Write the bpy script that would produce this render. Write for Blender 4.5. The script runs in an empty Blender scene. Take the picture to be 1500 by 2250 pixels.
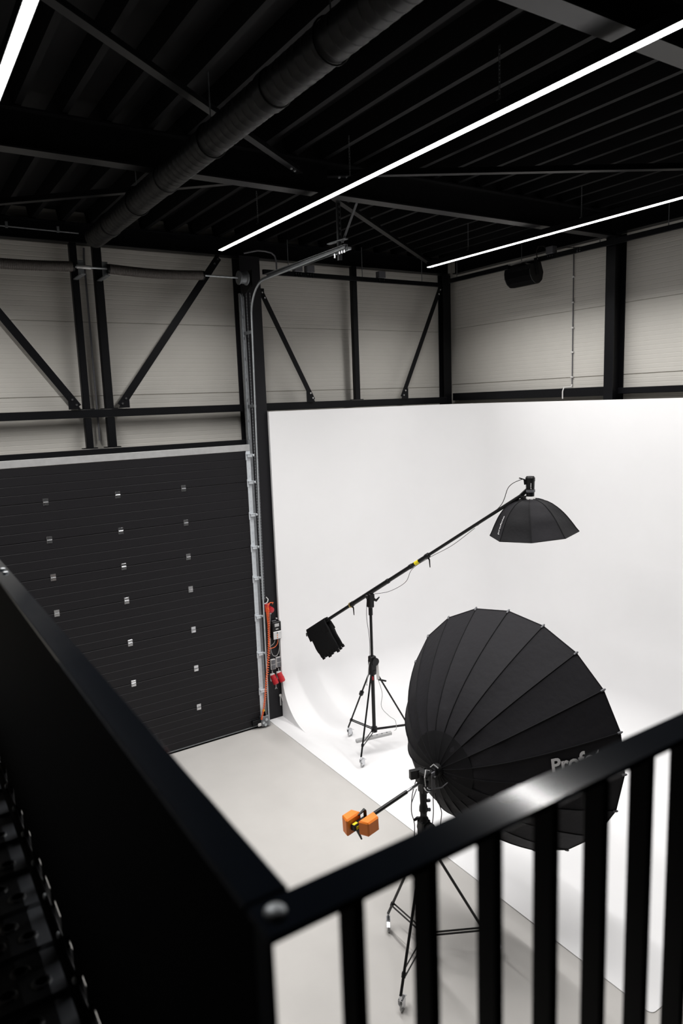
import bpy, math, random
from mathutils import Vector, Matrix
random.seed(4)
scn = bpy.context.scene
COL = scn.collection
PI = math.pi

# ------------------------------------------------------------------ camera, world, exposure
cam_d = bpy.data.cameras.new('camera')
cam = bpy.data.objects.new('camera', cam_d)
COL.objects.link(cam)
scn.camera = cam
def camera_matrix(yaw, pitch, roll, loc):
    y, p, r = (math.radians(a) for a in (yaw, pitch, roll))
    f = Vector((math.sin(y)*math.cos(p), math.cos(y)*math.cos(p), -math.sin(p)))
    rt = Vector((math.cos(y), -math.sin(y), 0))
    dn = f.cross(rt)
    r2 = rt*math.cos(r) + dn*math.sin(r)
    d2 = rt*-math.sin(r) + dn*math.cos(r)
    m = Matrix((r2, -d2, -f)).transposed().to_4x4()
    m.translation = Vector(loc)
    return m
cam.matrix_world = camera_matrix(32.635, 8.776, 2.0815, (0, 0, 5.0))
cam_d.sensor_fit = 'VERTICAL'
cam_d.sensor_height = 36.0
cam_d.sensor_width = 24.0
cam_d.lens = 36.0*1562.9/2250
cam_d.clip_start = 0.02
cam_d.dof.use_dof = True
cam_d.dof.focus_distance = 8.2
cam_d.dof.aperture_fstop = 2.4

w = bpy.data.worlds.new('world')
scn.world = w
w.use_nodes = True
w.node_tree.nodes['Background'].inputs[0].default_value = (0.0, 0.0, 0.0, 1)
w.node_tree.nodes['Background'].inputs[1].default_value = 0.0

scn.view_settings.view_transform = 'Standard'
scn.view_settings.look = 'None'
scn.view_settings.gamma = 1.0
scn.view_settings.use_curve_mapping = False
scn.view_settings.exposure = 0.0
LAMP = 14.0            # radiance of the visible LED line lenses
LAMP_W = 189.0         # watts of each LED line, thrown downwards through its lens
LAMP_SPREAD = 140.0

# ------------------------------------------------------------------ materials
MATS = {}
def mat(name, col, rough=0.5, metal=0.0, spec=0.5, noise=0.0, nscale=20.0, bump=0.0, bscale=60.0, emit=None, estr=0.0, sheen=0.0, wave=None):
    if name in MATS:
        return MATS[name]
    m = bpy.data.materials.new(name)
    m.use_nodes = True
    nt = m.node_tree
    b = nt.nodes['Principled BSDF']
    b.inputs['Base Color'].default_value = (*col, 1)
    b.inputs['Roughness'].default_value = rough
    b.inputs['Metallic'].default_value = metal
    b.inputs['Specular IOR Level'].default_value = spec
    if sheen:
        b.inputs['Sheen Weight'].default_value = sheen
    if emit:
        b.inputs['Emission Color'].default_value = (*emit, 1)
        b.inputs['Emission Strength'].default_value = estr
    tc = None
    if noise or bump or wave:
        tc = nt.nodes.new('ShaderNodeTexCoord')
    if noise:
        n = nt.nodes.new('ShaderNodeTexNoise')
        n.inputs['Scale'].default_value = nscale
        n.inputs['Detail'].default_value = 5
        nt.links.new(tc.outputs['Object'], n.inputs['Vector'])
        r = nt.nodes.new('ShaderNodeValToRGB')
        r.color_ramp.elements[0].position = 0.3
        r.color_ramp.elements[1].position = 0.7
        r.color_ramp.elements[0].color = (*[c*(1-noise) for c in col], 1)
        r.color_ramp.elements[1].color = (*[min(1, c*(1+noise)) for c in col], 1)
        nt.links.new(n.outputs['Fac'], r.inputs['Fac'])
        nt.links.new(r.outputs['Color'], b.inputs['Base Color'])
    if bump:
        n = nt.nodes.new('ShaderNodeTexNoise')
        n.inputs['Scale'].default_value = bscale
        n.inputs['Detail'].default_value = 4
        nt.links.new(tc.outputs['Object'], n.inputs['Vector'])
        bp = nt.nodes.new('ShaderNodeBump')
        bp.inputs['Strength'].default_value = bump
        bp.inputs['Distance'].default_value = 0.01
        nt.links.new(n.outputs['Fac'], bp.inputs['Height'])
        nt.links.new(bp.outputs['Normal'], b.inputs['Normal'])
    MATS[name] = m
    return m

M_CYC = mat('white matt paint', (0.82, 0.815, 0.82), 0.55, spec=0.25, noise=0.012, nscale=1.3)
M_FLOOR = mat('grey poured floor', (0.515, 0.497, 0.475), 0.38, spec=0.4, noise=0.03, nscale=2.2)
M_DARKW = mat('dark grey wall paint', (0.03, 0.03, 0.032), 0.6, spec=0.2, noise=0.05, nscale=3)
M_SHEET = mat('grey white cladding', (0.50, 0.482, 0.445), 0.5, spec=0.25, noise=0.02, nscale=3)
M_STEEL = mat('black steel paint', (0.0036, 0.0038, 0.0048), 0.42, spec=0.18, noise=0.1, nscale=8)
M_COL = mat('anthracite column paint', (0.0105, 0.0102, 0.0122), 0.45, spec=0.25, noise=0.06, nscale=8)
M_HANG = mat('dark zinc angle', (0.055, 0.057, 0.06), 0.5, metal=0.4, noise=0.15, nscale=25)
M_DECK = mat('black roof deck paint', (0.0045, 0.0045, 0.005), 0.6, spec=0.12, noise=0.1, nscale=3)
M_BEAM = mat('dark steel beam paint', (0.008, 0.008, 0.009), 0.36, spec=0.3, noise=0.08, nscale=6)
M_RAIL = mat('satin black powder coat', (0.0125, 0.0165, 0.0245), 0.11, spec=0.20, noise=0.05, nscale=30)
M_BLACK = mat('dull black', (0.0012, 0.0012, 0.0014), 0.7, spec=0.06, noise=0.1)
M_DOOR = mat('anthracite door skin', (0.0110, 0.0104, 0.012), 0.5, spec=0.2, noise=0.06, nscale=40, bump=0.1, bscale=180)
M_GALV = mat('galvanised steel', (0.52, 0.55, 0.57), 0.42, metal=0.5, noise=0.12, nscale=25)
M_ZINC = mat('bright zinc plate', (0.60, 0.63, 0.66), 0.45, metal=0.15, noise=0.08, nscale=25)
M_PLANK = mat('worn dark steel plank', (0.075, 0.08, 0.09), 0.4, spec=0.5, noise=0.2, nscale=15)
M_GALVD = mat('dull galvanised steel', (0.20, 0.21, 0.22), 0.5, metal=0.6, noise=0.15, nscale=25)
M_ALU = mat('brushed aluminium', (0.60, 0.60, 0.60), 0.33, metal=0.45, noise=0.06, nscale=14)
M_CHROME = mat('chrome', (0.62, 0.63, 0.65), 0.2, metal=0.95, noise=0.04)
M_FAB = mat('black umbrella cloth', (0.0142, 0.0136, 0.0158), 0.72, spec=0.15, noise=0.06, nscale=30, bump=0.35, bscale=14)
M_FABD = mat('black dense cloth', (0.012, 0.0118, 0.013), 0.75, spec=0.15, noise=0.08, nscale=30, bump=0.3, bscale=25)
M_SEAM = mat('black seam binding', (0.004, 0.004, 0.005), 0.7, spec=0.2, noise=0.05)
M_LINING = mat('white lining cloth', (0.75, 0.75, 0.76), 0.6, noise=0.02)
M_BAG = mat('black nylon', (0.005, 0.005, 0.0055), 0.65, spec=0.15, noise=0.1, bump=0.4, bscale=30)
M_TUBE = mat('black anodised tube', (0.006, 0.006, 0.0065), 0.32, spec=0.3, noise=0.05)
M_PLAST = mat('black plastic', (0.005, 0.005, 0.0055), 0.4, spec=0.3, noise=0.05)
M_GREY = mat('grey plastic', (0.42, 0.42, 0.42), 0.5, noise=0.03)
M_DGREY = mat('dark grey plastic', (0.10, 0.10, 0.11), 0.5, noise=0.03)
M_PALE = mat('pale grey plastic', (0.60, 0.59, 0.58), 0.5, noise=0.03)
M_WHITE = mat('white print', (0.78, 0.77, 0.78), 0.6, noise=0.02)
M_ORANGE = mat('orange plastic', (0.80, 0.20, 0.015), 0.45, noise=0.04, nscale=12)
M_CORD = mat('orange cable', (0.78, 0.13, 0.03), 0.5, noise=0.05)
M_RED = mat('red plastic', (0.45, 0.012, 0.02), 0.4, noise=0.05)
M_YEL = mat('yellow label', (0.75, 0.62, 0.01), 0.5, noise=0.03)
M_BRASS = mat('brass', (0.55, 0.40, 0.15), 0.35, metal=0.8, noise=0.05)
M_CABLE = mat('thin black cable', (0.015, 0.012, 0.012), 0.5, noise=0.05)
M_GCABLE = mat('grey cable', (0.35, 0.35, 0.34), 0.5, noise=0.05)
M_SPRING = mat('brown grey spring sleeve', (0.060, 0.052, 0.047), 0.6, noise=0.15, nscale=60)
M_DUCT = mat('black spiral duct', (0.0042, 0.0042, 0.0046), 0.42, metal=0.0, spec=0.2, noise=0.1)
M_LENS = mat('LED lens', (0.9, 0.9, 0.9), 0.4, emit=(1.0, 0.985, 0.97), estr=LAMP, noise=0.01)

# ------------------------------------------------------------------ mesh helpers
class MB:
    def __init__(s):
        s.v = []; s.f = []
    def add(s, vs, fs):
        o = len(s.v)
        s.v += [Vector(p) for p in vs]
        s.f += [tuple(i+o for i in f) for f in fs]
        return s
    def box(s, x0, x1, y0, y1, z0, z1):
        return s.add([(x0,y0,z0),(x1,y0,z0),(x1,y1,z0),(x0,y1,z0),(x0,y0,z1),(x1,y0,z1),(x1,y1,z1),(x0,y1,z1)],
                     [(0,3,2,1),(4,5,6,7),(0,1,5,4),(1,2,6,5),(2,3,7,6),(3,0,4,7)])
    def rbox(s, x0, x1, y0, y1, z0, z1, b):
        # box with all edges chamfered
        c = Vector(((x0+x1)/2, (y0+y1)/2, (z0+z1)/2)); h = Vector(((x1-x0)/2, (y1-y0)/2, (z1-z0)/2))
        return s.orbox(c, (Vector((1,0,0)), Vector((0,1,0)), Vector((0,0,1))), h, b)
    def orbox(s, c, ax, h, b):
        c = Vector(c); ax = [Vector(a).normalized() for a in ax]
        vs = []; idx = {}
        for sx in (-1, 1):
            for sy in (-1, 1):
                for sz in (-1, 1):
                    sg = (sx, sy, sz)
                    for k in range(3):
                        p = [sg[i]*(h[i]-(0 if i == k else b)) for i in range(3)]
                        idx[(sg, k)] = len(vs)
                        vs.append(c+ax[0]*p[0]+ax[1]*p[1]+ax[2]*p[2])
        fs = []
        for k in range(3):
            i, j = [a for a in range(3) if a != k]
            for sk in (-1, 1):
                q = []
                for (a, bb) in ((-1,-1),(1,-1),(1,1),(-1,1)):
                    sg = [0,0,0]; sg[k] = sk; sg[i] = a; sg[j] = bb
                    q.append(idx[(tuple(sg), k)])
                fs.append(tuple(q))
        for k in range(3):                      # edges along axis k
            i, j = [a for a in range(3) if a != k]
            for a in (-1, 1):
                for bb in (-1, 1):
                    s0 = [0,0,0]; s0[k] = -1; s0[i] = a; s0[j] = bb
                    s1 = list(s0); s1[k] = 1
                    fs.append((idx[(tuple(s0), i)], idx[(tuple(s1), i)], idx[(tuple(s1), j)], idx[(tuple(s0), j)]))
        for sx in (-1, 1):
            for sy in (-1, 1):
                for sz in (-1, 1):
                    sg = (sx, sy, sz)
                    fs.append((idx[(sg,0)], idx[(sg,1)], idx[(sg,2)]))
        return s.add(vs, fs)
    def obox(s, c, ax, h):
        c = Vector(c); ax = [Vector(a).normalized() for a in ax]
        vs = [c+ax[0]*h[0]*a+ax[1]*h[1]*b+ax[2]*h[2]*d for d in (-1,1) for a, b in ((-1,-1),(1,-1),(1,1),(-1,1))]
        return s.add(vs, [(0,3,2,1),(4,5,6,7),(0,1,5,4),(1,2,6,5),(2,3,7,6),(3,0,4,7)])
    def bar(s, p, q, wd, ht, up=(0,0,1)):
        p = Vector(p); q = Vector(q); d = (q-p); L = d.length; d.normalize()
        sd = d.cross(Vector(up))
        if sd.length < 1e-5: sd = d.cross(Vector((1,0,0)))
        sd.normalize(); u = sd.cross(d)
        return s.obox((p+q)/2, (d, sd, u), (L/2, wd/2, ht/2))
    def tube(s, pts, r, n=10, cap=True):
        pts = [Vector(p) for p in pts]
        rs = r if isinstance(r, (list, tuple)) else [r]*len(pts)
        vs = []; fs = []
        t0 = (pts[1]-pts[0]).normalized()
        a = Vector((0,0,1)) if abs(t0.z) < 0.9 else Vector((1,0,0))
        nrm = t0.cross(a).normalized()
        for i, p in enumerate(pts):
            if i == 0: t = pts[1]-pts[0]
            elif i == len(pts)-1: t = pts[-1]-pts[-2]
            else: t = (pts[i]-pts[i-1]).normalized()+(pts[i+1]-pts[i]).normalized()
            t.normalize()
            nrm = (nrm - t*nrm.dot(t)).normalized()
            bn = t.cross(nrm)
            for k in range(n):
                an = 2*PI*k/n
                vs.append(p+(nrm*math.cos(an)+bn*math.sin(an))*rs[i])
        for i in range(len(pts)-1):
            for k in range(n):
                k2 = (k+1) % n
                fs.append((i*n+k, i*n+k2, (i+1)*n+k2, (i+1)*n+k))
        if cap:
            fs.append(tuple(range(n-1, -1, -1)))
            m = (len(pts)-1)*n
            fs.append(tuple(m+k for k in range(n)))
        return s.add(vs, fs)
    def cyl(s, p, q, r, n=16):
        return s.tube([p, q], r, n)
    def lathe(s, prof, o, ax, n=20, closed=False):
        # prof: (distance along axis, radius)
        o = Vector(o); ax = Vector(ax).normalized()
        return s.tube([o+ax*d for d, r in prof], [max(r, 1e-4) for d, r in prof], n, True)
    def prism(s, prof, fn, a, b):
        # prof: closed 2d polygon, fn(u, v, t) -> point
        n = len(prof)
        vs = [fn(u, v, a) for u, v in prof]+[fn(u, v, b) for u, v in prof]
        fs = [(i, (i+1) % n, n+(i+1) % n, n+i) for i in range(n)]
        fs.append(tuple(range(n-1, -1, -1))); fs.append(tuple(range(n, 2*n)))
        return s.add(vs, fs)
    def torus(s, c, ax, R, r, n=24, m=8, a0=0.0, a1=2*PI):
        c = Vector(c); ax = Vector(ax).normalized()
        u = ax.cross(Vector((0,0,1)))
        if u.length < 1e-4: u = Vector((1,0,0))
        u.normalize(); v = ax.cross(u)
        full = abs(a1-a0-2*PI) < 1e-6
        pts = [c+(u*math.cos(a0+(a1-a0)*i/n)+v*math.sin(a0+(a1-a0)*i/n))*R for i in range(n+1)]
        return s.tube(pts, r, m, not full)
    def mesh(s, name, smooth=False):
        me = bpy.data.meshes.new(name)
        me.from_pydata([tuple(p) for p in s.v], [], s.f)
        me.update()
        import bmesh
        bm = bmesh.new(); bm.from_mesh(me)
        bmesh.ops.recalc_face_normals(bm, faces=bm.faces)
        bm.to_mesh(me); bm.free()
        if smooth:
            for p in me.polygons: p.use_smooth = True
            try: me.set_sharp_from_angle(angle=math.radians(40))
            except Exception: pass
        return me
    def build(s, name, m, parent=None, smooth=False, label=None):
        if parent is not None:
            o = Vector(parent['org'])
            s.v = [p-o for p in s.v]
        me = s.mesh(name, smooth)
        me.materials.append(m)
        ob = bpy.data.objects.new(name, me)
        COL.objects.link(ob)
        if parent is not None:
            ob.parent = parent
            ob['org'] = parent['org']
        else:
            ob['org'] = (0.0, 0.0, 0.0)
        if label: ob['label'] = label
        return ob
def thing(name, label, cat, loc, group=None):
    o = bpy.data.objects.new(name, None)
    o.empty_display_size = 0.1
    COL.objects.link(o)
    o.location = loc
    o['org'] = tuple(float(c) for c in loc)
    o['label'] = label; o['category'] = cat
    if group: o['group'] = group
    return o
def struct(name, loc=(0,0,0)):
    o = bpy.data.objects.new(name, None)
    COL.objects.link(o)
    o.location = loc
    o['org'] = tuple(float(c) for c in loc)
    o['kind'] = 'structure'
    return o
def tag(o, label, cat, group=None):
    o['label'] = label; o['category'] = cat
    if group: o['group'] = group
    return o
def share(me, name, parent, loc=(0,0,0), rot=None, m=None):
    ob = bpy.data.objects.new(name, me)
    COL.objects.link(ob)
    ob.parent = parent
    ob.location = Vector(loc)
    if rot is not None: ob.rotation_euler = rot
    ob['org'] = parent['org']
    return ob
def arc(c, r, a0, a1, n, f):
    return [f(c[0]+r*math.cos(a0+(a1-a0)*i/n), c[1]+r*math.sin(a0+(a1-a0)*i/n)) for i in range(n+1)]
def hsec(w2, d2, tf, tw):
    # H section polygon; u across the flange, v through the web
    return [(-w2,-d2),(w2,-d2),(w2,-d2+tf),(tw,-d2+tf),(tw,d2-tf),(w2,d2-tf),(w2,d2),(-w2,d2),(-w2,d2-tf),(-tw,d2-tf),(-tw,-d2+tf),(-w2,-d2+tf)]

# ------------------------------------------------------------------ the room
X0, XB, Y0, YA = -4.0, 8.95, -5.0, 10.05
ZR = 7.42                                # underside of the deck ribs
fl = MB().box(X0, XB, Y0, YA, -0.15, 0.0).build('floor', M_FLOOR); fl['kind'] = 'structure'

def clad_profile(z0, z1, nrib, dep=0.0013):
    # (depth, z) outline of one cladding panel with fine horizontal grooves, a recessed joint on top
    p = [(0.06, z0), (0.006, z0), (0.0, z0+0.006)]
    st = (z1-z0)/nrib
    for i in range(1, nrib):
        z = z0+st*i
        p += [(0.0, z-0.006), (dep, z-0.002), (dep, z+0.002), (0.0, z+0.006)]
    p += [(0.0, z1-0.009), (0.012, z1-0.007), (0.012, z1), (0.06, z1)]
    return p
wb = MB().box(X0, XB+0.2, YA+0.07, YA+0.2, 0, 7.7).build('wall_back', M_SHEET); wb['kind'] = 'structure'
zs = [4.22, 5.205, 6.185, 7.165, 7.6]
for z0, z1 in zip(zs[:-1], zs[1:]):
    pf = clad_profile(z0, z1, 16 if z1 < 7.2 else 7)
    MB().prism(pf, lambda u, v, t: (t, YA+u, v), X0, XB).build('wall_panel', M_SHEET, wb)
MB().box(X0, XB, YA, YA+0.06, 0.0, 4.215).build('wall_panel', M_SHEET, wb)
wr = MB().box(XB+0.07, XB+0.2, Y0, YA+0.06, 0, 7.7).build('wall_right', M_SHEET); wr['kind'] = 'structure'
zs = [4.25, 5.245, 6.235, 7.225, 7.6]
for z0, z1 in zip(zs[:-1], zs[1:]):
    pf = clad_profile(z0, z1, 16 if z1 < 7.3 else 6)
    MB().prism(pf, lambda u, v, t: (XB+u, t, v), Y0, YA-0.002).build('wall_panel', M_SHEET, wr)
MB().box(XB, XB+0.06, Y0, YA-0.002, 0.0, 4.245).build('wall_panel', M_SHEET, wr)
o = MB().box(X0-0.15, X0, Y0, YA+0.2, 0, 7.7).build('wall_left', M_SHEET); o['kind'] = 'structure'
o = MB().box(X0-0.15, XB+0.2, Y0-0.15, Y0, 0, 7.7).build('wall_front', M_DARKW); o['kind'] = 'structure'

# trapezoidal roof deck, ribs along Y, three ribs per sheet
ce = MB().box(X0-0.15, XB+0.2, Y0-0.15, YA+0.2, ZR+0.22, ZR+0.3).build('ceiling', M_DECK); ce['kind'] = 'structure'
PITCH = 0.357
def deck_sheet(nr):
    pr = []
    for i in range(nr):
        x = PITCH*i
        pr += [(x, 0.16), (x+0.245, 0.16), (x+0.275, 0.0), (x+0.327, 0.0)]
    pr += [(PITCH*nr-0.0005, 0.16)]
    top = [(a, b+0.012) for a, b in reversed(pr)]
    return MB().prism(pr+top, lambda u, v, t: (u, t, v), Y0, YA).mesh('deck_sheet')
dm = deck_sheet(3); dm.materials.append(M_DECK)
xs = 5.145-0.301-PITCH*24
k = 0
while xs < XB-0.4:
    if xs > X0-0.1:
        share(dm, 'deck_sheet', ce, (xs, 0, ZR))
    xs += PITCH*3

# ------------------------------------------------------------------ roof steel
def ibeam_x(name, y, x0, x1, z0, z1, wd, label, group):
    h2 = (z1-z0)/2
    b = MB().prism([(u, v) for u, v in hsec(wd/2, h2, 0.016, 0.006)], lambda u, v, t: (t, y+u, z0+h2+v), x0, x1)
    return tag(b.build(name, M_BEAM), label, 'beam', group)
ibeam_x('roof_beam', 6.5, X0+0.02, 8.70, 7.09, 7.41, 0.15, 'dark steel roof beam crossing the ceiling above the middle LED line, running to the right wall column', 'roof beams')
ibeam_x('roof_beam', 2.92, X0+0.02, 8.90, 7.09, 7.41, 0.17, 'dark steel roof beam nearest the mezzanine, cutting the top right corner of the photo', 'roof beams')
tag(MB().prism(hsec(0.07, 0.125, 0.014, 0.006), lambda u, v, t: (t, 9.96+u, 7.285+v), X0+0.02, 8.80).build('edge_beam', M_STEEL),
    'black steel edge beam along the top of the back wall above the sectional door', 'beam', 'edge beams')
tag(MB().prism(hsec(0.065, 0.125, 0.014, 0.006), lambda u, v, t: (8.88+u, t, 7.285+v), Y0+0.02, 9.85).build('edge_beam', M_STEEL),
    'black steel edge beam along the top of the right wall behind the hanging speaker', 'beam', 'edge beams')
NODE = (3.88, 6.52)
def brace(p, q, label):
    r = thing('roof_brace', label, 'brace', (p[0], p[1], 7.2), 'flat roof braces')
    d = Vector((q[0]-p[0], q[1]-p[1], 0)).normalized()
    P = Vector((p[0], p[1], 7.25)); Q = Vector((q[0], q[1], 7.25))
    MB().bar(P, Q, 0.07, 0.012).bar(P+Vector((0,0,.03)), Q+Vector((0,0,.03)), 0.010, 0.06).build('angle_bar', M_BEAM, r)
    for e, sg in ((P, 1), (Q, -1)):
        for j in (0.12, 0.2):
            c = e+d*j*sg
            MB().cyl(c-Vector((0,0,.018)), c+Vector((0,0,.014)), 0.012, 6).build('bolt', M_GALV, r)
brace((NODE[0]+.1, NODE[1]+.1), (8.42, 9.86), 'thin dark roof brace running from the roof beam to the far corner column')
brace((NODE[0]+.2, NODE[1]-.11), (8.75, 3.72), 'thin dark roof brace running from the roof beam to the right edge')
brace((NODE[0]-.1, NODE[1]-.08), (-0.9, 3.02), 'thin dark roof brace passing above the black duct towards the upper left')
brace((NODE[0]-.1, NODE[1]+.1), (0.2, 9.84), 'thin dark roof brace running from the roof beam towards the back wall left')

# ------------------------------------------------------------------ wall steel
def column(name, label, prof, z0, z1, cx, cy, m=M_STEEL, group='steel columns'):
    return tag(MB().prism(prof, lambda u, v, t: (cx+u, cy+v, t), z0, z1).build(name, m), label, 'column', group)
column('steel_column', 'wide black steel column between the sectional door and the white cyclorama', hsec(0.160, 0.135, 0.016, 0.006), 0.0, 7.15, 4.818, 9.898, M_COL)
column('steel_column', 'black steel column in the far corner of the room', hsec(0.085, 0.07, 0.014, 0.006), 0.0, 7.15, 8.71, 9.955)
column('steel_column', 'black steel column standing against the right wall above the cyclorama', [(v, u) for u, v in hsec(0.075, 0.122, 0.016, 0.006)], 0.0, 7.15, 8.825, 6.505)
column('steel_column', 'left hand steel column of the sectional door', hsec(0.118, 0.135, 0.016, 0.006), 0.0, 7.15, -0.45, 9.898)
def girt(label, x0, x1, y0, y1, z0, z1):
    return tag(MB().rbox(x0, x1, y0, y1, z0, z1, 0.006).build('wall_girt', M_STEEL), label, 'girt', 'horizontal wall rails of the frame')
girt('black horizontal steel rail crossing the back wall above the sectional door', X0+.02, 4.656, 9.84, 9.94, 4.915, 5.02)
girt('black horizontal steel rail of the back wall just above the cyclorama top', 4.982, 8.622, 9.82, 9.92, 4.912, 5.025)
girt('black horizontal steel rail on the right wall between corner column and wall column', 8.80, 8.90, 6.585, 9.87, 4.955, 5.085)
girt('black horizontal steel rail on the right wall beyond the wall column', 8.81, 8.90, Y0+.02, 6.425, 4.975, 5.06)
girt('black lintel rail directly above the aluminium top edge of the door', -0.32, 4.656, 9.71, 9.758, 4.40, 4.50)
def post(x0, x1, y0, y1, z0, z1, label):
    r = thing('wall_post', label, 'post', ((x0+x1)/2, (y0+y1)/2, z0), 'slender posts of the wall frame')
    MB().rbox(x0, x1, y0, y1, z0, z1, 0.008).build('post_tube', M_STEEL, r)
    MB().box(x0-.05, x1+.05, y0-.01, y1+.01, z0, z0+.012).build('base_plate', M_STEEL, r)
    return r
post(2.315, 2.405, 9.85, 9.94, 5.022, 7.15, 'left of the two slender black posts above the door, upper half')
post(2.315, 2.405, 9.85, 9.94, 4.502, 4.913, 'left of the two short black posts between door lintel and wall rail')
post(2.605, 2.715, 9.85, 9.94, 5.022, 7.15, 'right of the two slender black posts above the door, upper half')
post(2.605, 2.715, 9.85, 9.94, 4.502, 4.913, 'right of the two short black posts between door lintel and wall rail')
post(6.655, 6.755, 9.83, 9.91, 5.027, 7.15, 'slender black post in the middle of the back wall above the cyclorama')
def diagonal(p, q, y, label, wd=.10):
    r = thing('wall_brace', label, 'brace', (p[0], y, p[1]), 'diagonal wall braces')
    P = Vector((p[0], y, p[1])); Q = Vector((q[0], y, q[1])); d = (Q-P).normalized()
    MB().bar(P, Q, 0.012, wd, up=(0,0,1)).build('brace_bar', M_STEEL, r)
    MB().bar(P+Vector((0,.02,0))+d*.02, Q+Vector((0,.02,0))-d*.02, 0.05, 0.012, up=(0,0,1)).build('brace_rib', M_STEEL, r)
    for e, sg, up in ((P, 1, 1), (Q, -1, -1)):
        gs = 1.0 if sg > 0 else .45
        hx = 0.12*(1 if d.x*sg > 0 else -1)*gs
        pl = [(e.x-0.25*hx, e.z-0.03*up), (e.x+hx, e.z-0.03*up), (e.x+hx, e.z+0.14*up*gs), (e.x+0.6*hx, e.z+0.16*up*gs)]
        MB().prism(pl, lambda u, v, t: (u, t, v), y-0.012, y-0.004).build('gusset_plate', M_STEEL, r)
        for j in (0.035, 0.12):
            c = e+d*j*sg
            MB().cyl(c-Vector((0,.030,0)), c-Vector((0,.01,0)), 0.015, 6).build('bolt', M_CHROME, r)
diagonal((2.24, 5.06), (0.78, 7.12), 9.83, 'black diagonal brace leaning left on the back wall at the left edge of the photo')
diagonal((2.80, 5.06), (4.36, 7.11), 9.83, 'black diagonal brace rising right from the posts to the door column')
diagonal((5.82, 5.05), (4.99, 6.68), 9.80, 'black diagonal brace beside the door column above the cyclorama', .075)
diagonal((7.60, 5.05), (8.48, 6.90), 9.80, 'black diagonal brace rising to the far corner column', .075)

# ------------------------------------------------------------------ hanging rails with ballast boxes
def hang_rail(label, along, a0, a1, fix, z0, z1, rods, ztop=7.43):
    r = thing('equipment_rail', label, 'rail', (fix if along == 'y' else a0, fix if along == 'x' else a0, z0), 'hanging equipment rails')
    P = (lambda t, o, z: (t, fix+o, z)) if along == 'x' else (lambda t, o, z: (fix+o, t, z))
    MB().prism([(-.025, z0), (.025, z0), (.025, z1), (-.025, z1)], lambda u, v, t: P(t, u, v), a0, a1).build('rail_bar', M_STEEL, r)
    for t in rods:
        MB().cyl(P(t, 0, z1-.01), P(t, 0, ztop), 0.006, 6).build('hanger_rod', M_GALVD, r)
    return r
RAILA = 'black equipment rail hanging in front of the back wall right of the door column'
RAILB = 'black equipment rail hanging along the right wall carrying the speaker'
hang_rail(RAILA, 'x', 5.02, 8.42, 9.745, 6.905, 6.972, (5.45, 6.80, 8.03))
rb_ = hang_rail(RAILB, 'y', 2.2, 9.72, 8.62, 6.975, 7.045, (9.52, 8.05, 6.62, 5.6, 4.0))
for dy in (0, .045):
    for dz in (.018, .048):
        MB().cyl((8.587, 6.93+dy, 6.975+dz), (8.596, 6.93+dy, 6.975+dz), .008, 6).build('bolt', M_CHROME, rb_)
def rail_box(along, t, fix, z, label):
    r = thing('ballast_box', label, 'box', (t if along == 'x' else fix, fix if along == 'x' else t, z), 'small grey boxes on the equipment rails')
    P = (lambda a, o, zz: (t+a, fix+o, zz)) if along == 'x' else (lambda a, o, zz: (fix+o, t+a, zz))
    def B(a0, a1, o0, o1, z0, z1):
        p, q = P(a0, o0, z0), P(a1, o1, z1)
        return MB().rbox(min(p[0],q[0]), max(p[0],q[0]), min(p[1],q[1]), max(p[1],q[1]), z0, z1, 0.004)
    B(-.065, .065, -.06, .04, z+.002, z+.105).build('housing', M_DGREY, r)
    for a in (-.045, 0.0, .045):
        B(a-.009, a+.009, -.036, -.028, z-.075, z+.002).build('clamp_tab', M_STEEL, r)
        c = Vector(P(a, -.042, z-.03)); c2 = Vector(P(a, -.030, z-.03))
        MB().cyl(c, c2, 0.008, 6).build('screw', M_CHROME, r)
    return r
rail_box('x', 5.60, 9.745, 6.972, 'leftmost grey box on the back wall equipment rail, partly behind the door track')
rail_box('x', 5.81, 9.745, 6.972, 'second grey box from the left on the back wall equipment rail')
rail_box('x', 7.16, 9.745, 6.972, 'grey box right of the slender post on the back wall equipment rail')
rail_box('y', 7.46, 8.62, 7.045, 'grey box on the right wall equipment rail beside the speaker')
# cables of the box on the right wall
cab = MB().tube([(8.60,7.72,7.03),(8.60,7.74,7.14),(8.60,7.70,7.20),(8.61,7.60,7.185),(8.62,7.53,7.10)], 0.008, 6)
tag(cab.build('cable_loop', M_CABLE, None, True), 'thin dark cable looping from the rail to the grey box on the right wall', 'cable')
cab = MB().tube([(8.62,7.39,7.10),(8.64,7.25,7.10),(8.70,7.10,7.075),(8.72,6.95,7.06)], 0.007, 6)
tag(cab.build('cable_loop', M_CABLE, None, True), 'thin dark cable running from the grey box along the rail towards the wall column', 'cable')

# loudspeaker
sp = thing('speaker', 'black curved speaker hanging from the right wall equipment rail', 'speaker', (8.5, 7.86, 6.65))
def sppt(u, v, t):                       # tilted body
    c, s_ = math.cos(0.25), math.sin(0.25)
    return (8.47+u*c-v*s_, t, 6.80+u*s_+v*c)
body = [(0.11,0.14),(0.13,-0.02),(0.08,-0.12),(0.01,-0.155),(-0.07,-0.14),(-0.125,-0.08),(-0.15,0.0),(-0.14,0.08),(-0.11,0.14)]
MB().prism(body, sppt, 7.60, 8.12).build('cabinet', M_PLAST, sp)
gr = [(u*1.03, v*1.03) for u, v in body[2:8]]
MB().prism(gr+[(u*0.93, v*0.93) for u, v in reversed(body[2:8])], sppt, 7.62, 8.10).build('grille', M_BLACK, sp)
for y in (7.592, 8.128):
    MB().prism([(0.03,-0.03),(0.03,0.21),(-0.03,0.21),(-0.03,-0.03)], sppt, y-.006, y+.006).build('bracket_arm', M_STEEL, sp)
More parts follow.
